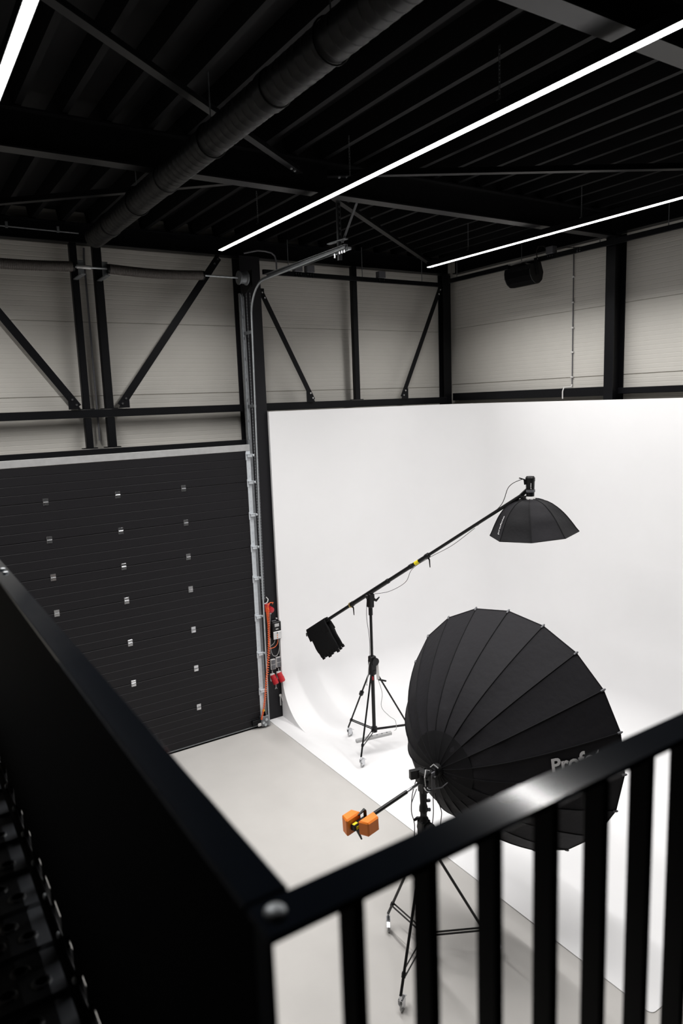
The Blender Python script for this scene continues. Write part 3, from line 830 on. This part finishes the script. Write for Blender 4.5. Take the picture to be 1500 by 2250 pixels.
def stand(label, c, feet, ztop, floor_z, casters, group, crank=True):
    global FTZ
    FTZ = floor_z
    cx, cy = c
    r = thing('light_stand', label, 'light stand', (cx, cy, floor_z), group)
    zl, zb, zc = 1.17+floor_z, .30+floor_z, 1.25+floor_z
    MB().cyl((cx,cy,zb-.03), (cx,cy,zc), .0265, 16).build('main_tube', M_TUBE, r, True)
    MB().tube([(cx,cy,zc-.02),(cx,cy,ztop)], [.0195,.0195], 14).build('riser_tube', M_TUBE, r, True)
    tt = MB()
    z = zc+.25
    while z < ztop-.03:
        tt.box(cx+.017, cx+.0225, cy-.006, cy+.006, z, z+.008); z += .018
    tt.build('gear_rack', M_PLAST, r)
    MB().rbox(cx-.048, cx+.048, cy-.042, cy+.042, zc-.09, zc+.16, .012).build('winch_housing', M_PLAST, r)
    MB().cyl((cx+.02,cy-.062,zc+.08), (cx+.02,cy+.05,zc+.08), .058, 18).build('winch_gear', M_PLAST, r, True)
    MB().tube([(cx,cy,zb-.04),(cx,cy,zb-.035),(cx,cy,zb+.035),(cx,cy,zb+.04)], [.03,.045,.045,.03], 12).build('lower_collar', M_PLAST, r, True)
    MB().tube([(cx,cy,zl-.04),(cx,cy,zl-.03),(cx,cy,zl+.03),(cx,cy,zl+.04)], [.03,.055,.055,.035], 12).build('upper_collar', M_PLAST, r, True)
    if crank:
        d = Vector((.78, -.42, 0)).normalized()
        p0 = Vector((cx, cy, zc+.06))+d*.065; p1 = p0+Vector((.01,-.01,-.26))
        MB().bar(p0, p1, .012, .042, up=tuple(d)).build('crank_arm', M_PALE, r)
        MB().tube([p1, p1+d*.05+Vector((0,0,-.012)), p1+d*.115+Vector((0,0,-.03))], [.010,.014,.012], 10).build('crank_grip', M_PLAST, r, True)
        MB().tube([(cx-.03,cy-.045,zl-.05),(cx-.03,cy-.05,zl-.10)], .009, 8).build('red_tag', M_RED, r)
    for i, (f, ca) in enumerate(zip(feet, casters)):
        fx, fy = f
        d = Vector((fx-cx, fy-cy, 0)); d.normalize()
        top = Vector((cx, cy, zl))+d*.05; bot = Vector((fx, fy, .155+floor_z))
        lg = MB().cyl(top, bot, .0125, 12).build('leg', M_TUBE, r, True)
        j = bot+(top-bot)*.14
        MB().cyl(j-(top-bot).normalized()*.02, j+(top-bot).normalized()*.02, .019, 10).build('brace_joint', M_PLAST, lg, True)
        sd = Vector((-d.y, d.x, 0))
        for s_ in (-1, 1):
            MB().bar(j+sd*.017*s_, Vector((cx,cy,zb))+d*.03+sd*.017*s_, .006, .016).build('brace_strut', M_TUBE, lg)
        if i == 0:
            j2 = bot+(top-bot)*.62
            MB().cyl(j2-(top-bot).normalized()*.028, j2+(top-bot).normalized()*.028, .032, 8).build('level_knob', M_PLAST, lg, True)
        caster(lg, f, ca, lg)
    return r
BC = (5.53, 7.97)
stand('black wheeled wind-up stand on the white cyclorama floor carrying the boom', BC,
      ((5.425,8.50),(5.06,7.63),(6.08,7.77)), 2.10, FT, (0.15, 0.35, -0.6), 'wheeled light stands')
UC = (3.576, 4.446)
stand('black wheeled stand on the grey floor behind the railing carrying the giant umbrella', UC,
      ((3.565,5.00),(3.075,4.17),(4.10,4.17)), 1.66, 0.0, (-2.2, .55, -.4), 'wheeled light stands', False)

# power strip on the foot of the boom stand
ps_ = thing('power_strip', 'long silver power strip resting across the foot of the boom stand', 'power strip', (5.55, 7.85, .26))
pa = Vector((5.20, 7.94, .235)); pb = Vector((5.70, 7.80, .265)); pd = (pb-pa).normalized()
MB().orbox((pa+pb)/2, (pd, pd.cross(Vector((0,0,1))), Vector((0,0,1))), (.27, .027, .022), .005).build('body', M_GREY, ps_)
for i in range(5):
    c = pa+pd*(.16+.075*i)+Vector((0,0,.024))
    MB().cyl(c-Vector((0,0,.004)), c-Vector((0,0,.001)), .013, 12).build('outlet', M_DGREY, ps_)
ca1 = [Vector(p) for p in ((5.60,7.93,1.05),(5.64,7.90,.85),(5.62,7.90,.65),(5.72,7.86,.50),(5.80,7.82,.42),(5.80,7.80,.30),(5.76,7.80,.285))]
tag(MB().tube([poly(ca1, i/30) for i in range(31)], .004, 6).build('lamp_cable', M_GCABLE, None, True), 'thin grey cable hanging in a wave from the winch to the power strip', 'cable')
ca1 = [Vector(p) for p in ((5.485,7.965,1.34),(5.46,7.96,1.28),(5.435,7.95,1.13),(5.40,7.94,1.03),(5.425,7.95,1.015))]
tag(MB().tube([poly(ca1, i/20) for i in range(21)], .005, 6).build('plug_lead', M_GREY, None, True), 'short grey plug lead dangling left of the boom stand winch', 'cable')
ca1 = [Vector(p) for p in ((5.47,7.97,2.22),(5.455,7.965,2.0),(5.49,7.965,1.7),(5.49,7.965,1.40))]
tag(MB().tube([poly(ca1, i/20) for i in range(21)], .0035, 6).build('stand_cable', M_CABLE, None, True), 'thin dark cable hanging beside the riser of the boom stand', 'cable')

# ------------------------------------------------------------------ boom arm
PB = Vector((5.53, 7.97, 2.345)); EB = Vector((6.369, 5.915, 3.835))
bv = (EB-PB).normalized(); BL = (EB-PB).length
bsd = bv.cross(Vector((0,0,1))).normalized(); bup = bsd.cross(bv)
bo = thing('lighting_boom', 'long black telescopic boom arm slanting across the white cyclorama', 'boom', PB)
MB().cyl(PB-bv*1.36, PB-bv*.36, .024, 14).build('tail_tube', M_TUBE, bo, True)
MB().cyl(PB-bv*.42, PB+bv*.36, .032, 16).build('main_tube', M_TUBE, bo, True)
MB().cyl(PB+bv*.34, PB+bv*1.12, .027, 14).build('middle_tube', M_TUBE, bo, True)
MB().cyl(PB+bv*1.08, EB-bv*.02, .021, 14).build('front_tube', M_TUBE, bo, True)
for t, l, rd in ((-.37,.03,.036), (.355,.025,.0345), (.80,.03,.032), (1.10,.035,.034)):
    MB().tube([PB+bv*(t-l), PB+bv*(t-l+.006), PB+bv*(t+l-.006), PB+bv*(t+l)], [rd-.004, rd, rd, rd-.004], 14).build('collar', M_PLAST, bo, True)
MB().tube([PB-bv*.418, PB-bv*.40], .039, 16).build('brass_ring', M_BRASS, bo, True)
for t in (-.39, 1.10):
    c = PB+bv*t-bup*.03
    MB().tube([c, c-bup*.03, c-bup*.035+bv*.005-Vector((0,0,.10))], [.014,.010,.006], 8).build('lock_lever', M_PLAST, bo, True)
MB().tube([PB+bv*.88, PB+bv*.95], .028, 14).build('yellow_label', M_YEL, bo, True)
MB().rbox(PB.x-.04, PB.x+.04, PB.y-.045, PB.y+.045, 2.13, 2.34, .012).build('tilt_head', M_PLAST, bo)
MB().cyl((PB.x-.05,PB.y+.035,2.29), (PB.x+.05,PB.y-.035,2.29), .034, 14).build('tilt_knob', M_PLAST, bo, True)
MB().cyl((PB.x-.0,PB.y,2.02), (PB.x,PB.y,2.14), .030, 14).build('spigot', M_PLAST, bo, True)
kd = Vector((.75,-.55,0)).normalized()
k0 = Vector((PB.x,PB.y,2.25))+kd*.045
MB().tube([k0, k0+kd*.04+Vector((0,0,-.02)), k0+kd*.085+Vector((0,0,.03))], [.026,.020,.008], 8).build('wing_knob', M_PLAST, bo, True)
ca1 = [PB+bv*1.9-bup*.03, PB+bv*1.5-bup*.06, PB+bv*1.12-bup*.035, PB+bv*.8-bup*.04, PB+bv*.6-bup*.14, PB+bv*.3-bup*.13, PB+bv*.06-bup*.05]
tag(MB().tube([poly(ca1, i/40) for i in range(41)], .0035, 6).build('boom_cable', M_CABLE, None, True), 'thin black cable sagging under the boom arm', 'cable')
ca1 = [Vector((6.40,5.915,4.00)), Vector((6.36,5.94,4.01)), Vector((6.28,6.06,3.92)), PB+bv*2.35+bup*.03, PB+bv*1.95-bup*.02]
tag(MB().tube([poly(ca1, i/30) for i in range(31)], .0045, 6).build('head_cable', M_CABLE, None, True), 'thin black cable arching from the upper flash head onto the boom', 'cable')

# sandbag on the tail of the boom
sb = thing('sandbag', 'black nylon sandbag draped over the lower end of the boom arm', 'sandbag', PB-bv*1.0)
hx = Vector((bv.x, bv.y, 0)).normalized()           # along the boom, horizontal
sx = Vector((-hx.y, hx.x, 0))
# bag frame: rides on the boom, hangs square to it, two lobes either side
C0 = PB-bv*1.13
dn_ = (-bup).normalized()
def bag_lobe(side, h, wid, thick, m):
    n = 9
    vs = []; fs = []
    for j in range(n+1):
        v = j/n
        for i in range(17):
            a = 2*PI*i/16
            th = thick*(.35+.65*math.sin(PI*min(1, v*1.05))**.6)
            sq = abs(math.cos(a))**.5*(1 if math.cos(a) >= 0 else -1)
            sq2 = abs(math.sin(a))**.6*(1 if math.sin(a) >= 0 else -1)
            p = C0+bv*(wid*sq*(1+.03*math.sin(9*v+3*a)))+bsd*(side*(.022+thick*.6)+th*sq2*.6)+dn_*(-.02+h*v)+Vector((0,0,.006*math.sin(13*v+5*a)))
            vs.append(p)
    for j in range(n):
        for i in range(16):
            fs.append((j*17+i, j*17+i+1, (j+1)*17+i+1, (j+1)*17+i))
    fs.append(tuple(range(16))); fs.append(tuple(n*17+i for i in range(16)))
    m.add(vs, fs)
lo = MB(); bag_lobe(1, .45, .20, .055, lo); lo.build('bag_lobe', M_BAG, sb, True)
lo = MB(); bag_lobe(-1, .45, .20, .055, lo); lo.build('bag_lobe', M_BAG, sb, True)
MB().prism([(-.075,.04),(-.04,-.045),(.04,-.045),(.075,.04),(.085,.15),(.08,.15),(.035,-.03),(-.035,-.03),(-.08,.15),(-.085,.15)],
           lambda u, v, t: C0+bsd*u+dn_*v+bv*t, -.215, .205).build('saddle_flap', M_BAG, sb)
rg = MB()
for i in range(13):
    a = -.185+.031*i
    p = C0+bv*a+dn_*.435+bsd*(.06 if i % 2 else -.055)
    rg.obox(p, (bv, bsd, dn_), (.02, .012, .022+.014*((i*7) % 3)))
rg.build('hem', M_BAG, sb)
MB().tube([C0-bv*.23+dn_*.02, C0-bv*.28+dn_*.0, C0-bv*.30+dn_*.04], .009, 6).build('strap', M_BAG, sb, True)

# ------------------------------------------------------------------ upper flash head and octagonal softbox
HC = Vector((6.452, 5.880, 0))            # axis of the head
SBZ = 3.352                               # rim level of the softbox
fh = thing('flash_head', 'black cylindrical flash head standing on top of the octagonal softbox at the boom end', 'flash head', (HC.x, HC.y, 3.80), 'flash heads')
MB().lathe([(0,.048),(.07,.050),(.075,.056),(.10,.056),(.105,.050),(.20,.053),(.205,.057),(.245,.057),(.25,.050),(.262,.046)], (HC.x,HC.y,3.785), (0,0,1), 20).build('body', M_PLAST, fh, True)
MB().lathe([(0,.058),(.03,.058)], (HC.x,HC.y,3.858), (0,0,1), 20).build('zoom_ring', M_DGREY, fh, True)
cl = (EB-Vector((HC.x,HC.y,EB.z)));
MB().bar(EB-bv*.03, (HC.x-.015, HC.y+.01, 3.90), .035, .04).build('yoke', M_PLAST, fh)
MB().bar((HC.x-.035,HC.y+.025,4.0), (HC.x-.11,HC.y+.07,4.03), .03, .014).build('handle', M_PLAST, fh)
MB().bar((HC.x-.05,HC.y+.03,3.95), (HC.x-.055,HC.y+.035,4.01), .03, .03).build('handle_base', M_PLAST, fh)
MB().rbox(EB.x-.03, EB.x+.05, EB.y-.02, EB.y+.02, EB.z-.06, EB.z-.02, .006).build('clamp', M_PLAST, fh)
sbx = thing('octagonal_softbox', 'black eight sided softbox hanging face down from the boom end', 'softbox', (HC.x, HC.y, SBZ))
SR = .518; SH = .425
away = math.atan2(HC.y, HC.x)             # direction away from the camera position
ANG0 = away+PI+math.radians(-3)
SPR = [(.10,1.0),(.25,.975),(.377,.925),(.475,.858),(.561,.772),(.64,.680),(.712,.575),(.775,.468),(.83,.360),(.885,.245),(.935,.130),(.97,.058),(1.0,0.0)]
def sbp(ka, f, out=0.0):
    # ka: corner index (may be fractional), f: 0 at the top ring .. 1 at the rim
    def cor(k_):
        a = ANG0+k_*PI/4
        t_ = f*(len(SPR)-1); i_ = min(int(t_), len(SPR)-2); g_ = t_-i_
        rad = SR*(SPR[i_][0]*(1-g_)+SPR[i_+1][0]*g_)
        z = SH*(SPR[i_][1]*(1-g_)+SPR[i_+1][1]*g_)
        lean = .045*(1-z/SH)
        return Vector((HC.x+.842*lean+(rad+out)*math.cos(a), HC.y-.539*lean+(rad+out)*math.sin(a), SBZ+z+out*.5+.04*(rad/SR)*(math.cos(a)*.842-math.sin(a)*.539)*lean/.045))
    k0 = math.floor(ka); t = ka-k0
    return cor(k0)*(1-t)+cor(k0+1)*t
NP = 12
for k_ in range(8):
    vs = []; fs = []
    for j in range(NP+1):
        for i in range(5):
            p = sbp(k_+i/4, j/NP)
            ctr = Vector((HC.x, HC.y, SBZ))
            sag = -.016*math.sin(PI*i/4)*math.sin(PI*j/NP)*(1+.5*math.sin(5*j+k_*2))
            vs.append(p+(p-ctr).normalized()*sag)
    for j in range(NP):
        for i in range(4): fs.append((j*5+i, j*5+i+1, (j+1)*5+i+1, (j+1)*5+i))
    g = MB().add(vs, fs).build('panel', M_FABD if k_ % 2 else M_FAB, sbx, True)
    MB().tube([sbp(k_, j/NP, .002) for j in range(NP+1)], .005, 6).build('rib_seam', M_SEAM, sbx, True)
    MB().tube([sbp(k_, 1, .001), sbp(k_+1, 1, .001)], .006, 6).build('rim_edge', M_SEAM, sbx)
MB().add([Vector((HC.x+.036, HC.y-.023, SBZ+.05))+(sbp(k_, 1)-Vector((HC.x+.038, HC.y-.024, SBZ)))*.86 for k_ in range(8)], [tuple(range(8))]).build('front_diffuser', M_LINING, sbx)
MB().lathe([(-.01,.062),(.028,.058),(.036,.050)], (HC.x,HC.y,SBZ+SH-.006), (0,0,1), 20).build('speed_ring', M_PALE, sbx, True)

# lettering helper
def text_mesh(body, bold=0.0):
    cu = bpy.data.curves.new('lettering', 'FONT')
    cu.body = body; cu.size = 1.0; cu.offset = bold; cu.resolution_u = 3
    ob = bpy.data.objects.new('lettering', cu)
    COL.objects.link(ob)
    bpy.context.view_layer.update()
    dg = bpy.context.evaluated_depsgraph_get()
    me = bpy.data.meshes.new_from_object(ob.evaluated_get(dg))
    bpy.data.objects.remove(ob)
    bpy.data.curves.remove(cu)
    return me
def lettering(body, fn, name, m, parent, bold=.02):
    me = text_mesh(body, bold)
    me.name = name
    xs_ = [v.co.x for v in me.vertices]; ys_ = [v.co.y for v in me.vertices]
    x0, x1 = min(xs_), max(xs_)
    y0, y1 = min(ys_), max(ys_)
    o = Vector(parent['org'])
    for v in me.vertices:
        v.co = Vector(fn((v.co.x-x0)/(x1-x0), (v.co.y-y0)/(y1-y0)))-o
    me.materials.clear(); me.materials.append(m)
    ob = bpy.data.objects.new(name, me)
    COL.objects.link(ob); ob.parent = parent; ob['org'] = parent['org']
    return ob
# small vertical lettering on the left gore of the softbox and on the head
lettering('profoto', lambda u, v: sbp(-2.0+.60+.17*(1-v)-.06*u, .84-.34*u, .006), 'lettering', M_WHITE, sbx, .015)
tow = Vector((-HC.x, -HC.y, 0)).normalized(); sdw = Vector((tow.y, -tow.x, 0))*-1
lettering('profoto', lambda u, v: Vector((HC.x,HC.y,3.90))+tow*.0545+sdw*(.018-.018*v)+Vector((0,0,.07*u)), 'lettering', M_WHITE, fh)

# ------------------------------------------------------------------ giant umbrella
UH = Vector((3.6974, 4.3885, 1.8606))
UN = Vector((.981, .193, .002)).normalized()
UU = UN.cross(Vector((0,0,1))).normalized(); UV = UU.cross(UN)
UR, UT, UP = 1.168, 1.028, 1.9
um = thing('giant_umbrella', 'giant black parabolic umbrella seen from behind with white lettering on its side', 'umbrella', UH)
NG = 20
def upt(j, kk, out=0.0):
    a = math.radians(178.106)-j*2*PI/NG
    er = UU*math.cos(a)+UV*math.sin(a)
    # outward normal of the paraboloid
    slope = UT*UP*max(kk, .05)**(UP-1)/UR
    nr = (er*slope-UN).normalized()
    return UH+UN*(UT*kk**UP)+er*(UR*kk)+nr*out
def ugp(jf, kk, out=0.0):
    j = math.floor(jf); f = jf-j
    return upt(j, kk, out)*(1-f)+upt(j+1, kk, out)*f
KS = [.03, .08, .14, .20, .27, .34, .42, .50, .58, .66, .74, .82, .90, .96, 1.0]
rnd = random.Random(7)
for j in range(NG):
    vs = []; fs = []
    ph = [rnd.uniform(0, 6.28) for _ in range(3)]
    am = rnd.uniform(.005, .014)
    for kk in KS:
        for i in range(7):
            f = i/6
            wr = am*math.sin(PI*f)*math.sin(PI*min(1, kk*1.02))*(math.sin(26*kk+ph[0]+2.2*f)+.6*math.sin(47*kk+ph[1]-3*f))*(1.0 if kk < .55 else .55)
            vs.append(ugp(j+f*.99999, kk, wr-.010*math.sin(PI*f)*kk*(1-kk**5)))
    for a in range(len(KS)-1):
        for i in range(6): fs.append((a*7+i, a*7+i+1, (a+1)*7+i+1, (a+1)*7+i))
    MB().add(vs, fs).build('cloth_panel', M_FAB, um, True)
    MB().tube([upt(j, kk, .003) for kk in KS], [.0045]*len(KS), 6).build('rib', M_SEAM, um, True)
    p = upt(j, 1.0, .004); d = (upt(j, 1.0)-upt(j, .96)).normalized()
    MB().tube([p-d*.03, p-d*.008, p+d*.004, p+d*.018], [.008,.011,.011,.006], 8).build('rib_tip', M_DGREY, um, True)
    MB().tube([upt(j, 1.0, .001), upt(j+1, 1.0, .001)], .004, 5).build('rim_binding', M_SEAM, um)
vs = []; fs = []
kk_ = [.05, .10, .16, .22, .265]
for j in range(NG):
    for kk in kk_:
        for i in (0, .5, 1): vs.append(ugp(j+i*.99999, kk, .006-.004*math.sin(PI*i)))
for j in range(NG):
    for a in range(len(kk_)-1):
        b = j*len(kk_)*3
        for i in range(2): fs.append((b+a*3+i, b+a*3+i+1, b+(a+1)*3+i+1, b+(a+1)*3+i))
MB().add(vs, fs).build('centre_patch', M_SEAM, um, True)
vs = []; fs = []
for j in range(NG):
    for kk in KS: vs.append(upt(j, kk, -.022))
for j in range(NG):
    for a in range(len(KS)-1):
        j2 = (j+1) % NG
        fs.append((j*len(KS)+a, j2*len(KS)+a, j2*len(KS)+a+1, j*len(KS)+a+1))
MB().add(vs, fs).build('lining', M_LINING, um, True)
MB().lathe([(-.06,.03),(-.055,.048),(-.02,.055),(.03,.058),(.04,.03)], UH, UN, 18).build('hub', M_PLAST, um, True)
lettering('Profoto', lambda u, v: ugp(9+.675-.465*v-.03*u, .688+.272*u, .0035), 'lettering', M_WHITE, um, .03)

# flash head behind the hub, on the stand
fh2 = thing('flash_head', 'black flash head with chrome ring handle mounted behind the giant umbrella hub', 'flash head', (3.60, 4.42, 1.70), 'flash heads')
A0 = UH-UN*.04
MB().lathe([(0,.040),(-.03,.042),(-.034,.052),(-.055,.052),(-.06,.040),(-.10,.042),(-.105,.028)], A0, UN, 18).build('body', M_PLAST, fh2, True)
for sg in (-1, 1):
    MB().orbox(A0-UN*.09+UU*.05*sg-UV*.03, (UN, UU, UV), (.022, .007, .075), .003).build('yoke_plate', M_DGREY if sg > 0 else M_PLAST, fh2)
    MB().cyl(A0-UN*.09+UU*.055*sg, A0-UN*.09+UU*.085*sg, .020, 10).build('yoke_knob', M_PLAST, fh2, True)
MB().orbox(A0-UN*.135+UV*.035, (UN, UU, UV), (.03, .045, .016), .006).build('top_handle', M_PLAST, fh2)
MB().tube([A0-UN*.10+UV*.05+UU*.02, A0-UN*.16+UV*.085+UU*.03, A0-UN*.20+UV*.04+UU*.05, A0-UN*.19-UV*.04+UU*.05], .005, 6).build('lead', M_GREY, fh2, True)
MB().tube([A0-UN*.05+UV*.05-UU*.01, A0-UN*.03+UV*.075+UU*.01, A0-UN*.02+UV*.05+UU*.05], .005, 6).build('lead', M_GREY, fh2, True)
MB().rbox(3.50, 3.565, 4.385, 4.465, 1.775, 1.90, .012).build('control_unit', M_PLAST, fh2)
MB().torus((3.575,4.37,1.80), (.35,-.9,.2), .080, .007, 28, 8, 0.2, 4.4).build('ring_handle', M_CHROME, fh2, True)
MB().torus((3.578,4.36,1.80), (.35,-.9,.2), .060, .006, 28, 8, 0.6, 4.0).build('ring_handle', M_CHROME, fh2, True)
MB().rbox(3.545, 3.61, 4.40, 4.49, 1.66, 1.78, .012).build('swivel', M_PLAST, fh2)
MB().cyl((3.54,4.42,1.865), (3.60,4.33,1.865), .02, 10).build('lock_knob', M_GREY, fh2, True)
MB().bar((3.44,4.45,1.865), (3.52,4.43,1.865), .04, .075).build('bracket', M_PLAST, fh2)
MB().tube([(3.62,4.36,1.72),(3.66,4.30,1.745),(3.70,4.27,1.79)], [.007,.006,.004], 6).build('lever', M_DGREY, fh2, True)
MB().tube([(3.50,4.44,1.72),(3.48,4.45,1.66),(3.46,4.46,1.60)], .004, 6).build('lever', M_DGREY, fh2, True)
# clamp stack on the pole
hd = thing('stand_adapter', 'stack of black clamps and levers on the pole under the umbrella flash head', 'clamp', (UC[0], UC[1], 1.1))
MB().lathe([(0,.026),(.03,.036),(.12,.038),(.14,.030),(.19,.032),(.20,.042),(.26,.042),(.28,.028),(.32,.030),(.33,.038),(.37,.036),(.40,.028),(.52,.034),(.60,.030)], (UC[0],UC[1],1.16), (0,0,1), 14).build('clamp_body', M_PLAST, hd, True)
for z, a in ((1.255, 2.6), (1.42, 2.5), (1.36, -.5), (1.50, -.6), (1.58, -.4), (1.31, -.7)):
    c = Vector((UC[0],UC[1],z)); d = Vector((math.cos(a), math.sin(a), 0))
    big = a > 0
    MB().tube([c+d*.03, c+d*.055, c+d*(.085 if big else .062)+Vector((0,0,-.02 if big else 0))], [.014, .016, .010], 8).build('clamp_lever', M_PLAST if big else M_DGREY, hd, True)
for pts_, lab in (
    ([(3.52,4.47,1.78),(3.485,4.48,1.66),(3.475,4.485,1.50),(3.50,4.48,1.38),(3.49,4.48,1.22),(3.47,4.49,1.05),(3.50,4.47,.9)], 'left of the thin dark cables hanging around the umbrella stand pole'),
    ([(3.655,4.41,1.73),(3.655,4.41,1.60),(3.655,4.41,1.45),(3.64,4.42,1.30)], 'middle of the thin dark cables hanging around the umbrella stand pole'),
    ([(3.68,4.40,1.72),(3.69,4.40,1.60),(3.72,4.385,1.48),(3.725,4.385,1.42),(3.71,4.39,1.30),(3.71,4.39,1.15),(3.64,4.42,.95)], 'right of the thin dark cables hanging around the umbrella stand pole')):
    ps = [Vector(p) for p in pts_]
    tag(MB().tube([poly(ps, i/30) for i in range(31)], .004, 6).build('hanging_cable', M_CABLE, None, True), lab, 'cable', 'cables around the umbrella stand')

# counterweight rod with orange weights
cw = thing('counterweight_rod', 'slanting rod with yellow labelled clamp carrying two orange counterweights', 'counterweight', (3.55, 4.42, 1.80))
RA = Vector((3.56, 4.435, 1.775)); RB = Vector((2.80, 4.28, 1.745))
rd = (RB-RA).normalized(); rs = rd.cross(Vector((0,0,1))).normalized(); ru = rs.cross(rd)
MB().cyl(RA, RA+rd*.215, .0125, 12).build('chrome_tube', M_CHROME, cw, True)
MB().cyl(RA+rd*.21, RB, .0165, 14).build('rod', M_TUBE, cw, True)
MB().orbox(RB-rd*.01, (rd, rs, ru), (.085, .024, .024), .006).build('clamp_body', M_PLAST, cw)
MB().orbox(RB+rd*.045+ru*.0255, (rd, rs, ru), (.022, .012, .0015), .0005).build('yellow_label', M_YEL, cw)
MB().orbox(RB+rd*.03+rs*-.0255, (rd, rs, ru), (.026, .0015, .013), .0005).build('yellow_label', M_YEL, cw)
pl = RB-rd*.07
MB().tube([pl+ru*.02, pl+ru*.075, pl+ru*.09+rd*.01, pl+ru*.075+rd*.075], [.013,.014,.013,.007], 8).build('lever', M_PLAST, cw, True)
pl = RB+rd*.03
MB().tube([pl-ru*.02, pl-ru*.05-rd*.01, pl-ru*.14-rd*.045], [.016,.013,.007], 8).build('lever', M_PLAST, cw, True)
def wedge(c, ax, hs, top, b, lab, grp):
    ax = [Vector(a).normalized() for a in ax]
    m = MB().orbox(c, ax, hs, b)
    for i, p in enumerate(m.v):
        q = p-Vector(c); h_ = q.dot(ax[2])/hs[2]; l_ = q.dot(ax[0])
        m.v[i] = p-ax[0]*l_*(1-top)*max(0, (h_+1)/2)
    return m
o1 = wedge(RB+rd*.03+rs*.066+ru*.0, (rd, ru, rs), (.082, .072, .044), .62, .012, '', '')
o1 = tag(o1.build('orange_weight', M_ORANGE), 'left orange plastic counterweight at the outer end of the slanting rod', 'weight', 'orange counterweights')
o2 = wedge(RB-rd*.05-rs*.068-ru*.005, (rd, ru, -rs), (.090, .060, .044), .66, .012, '', '')
o2 = tag(o2.build('orange_weight', M_ORANGE), 'right orange plastic counterweight nearer the umbrella on the slanting rod', 'weight', 'orange counterweights')
for ob in bpy.data.objects:
    if 'org' in ob.keys(): del ob['org']
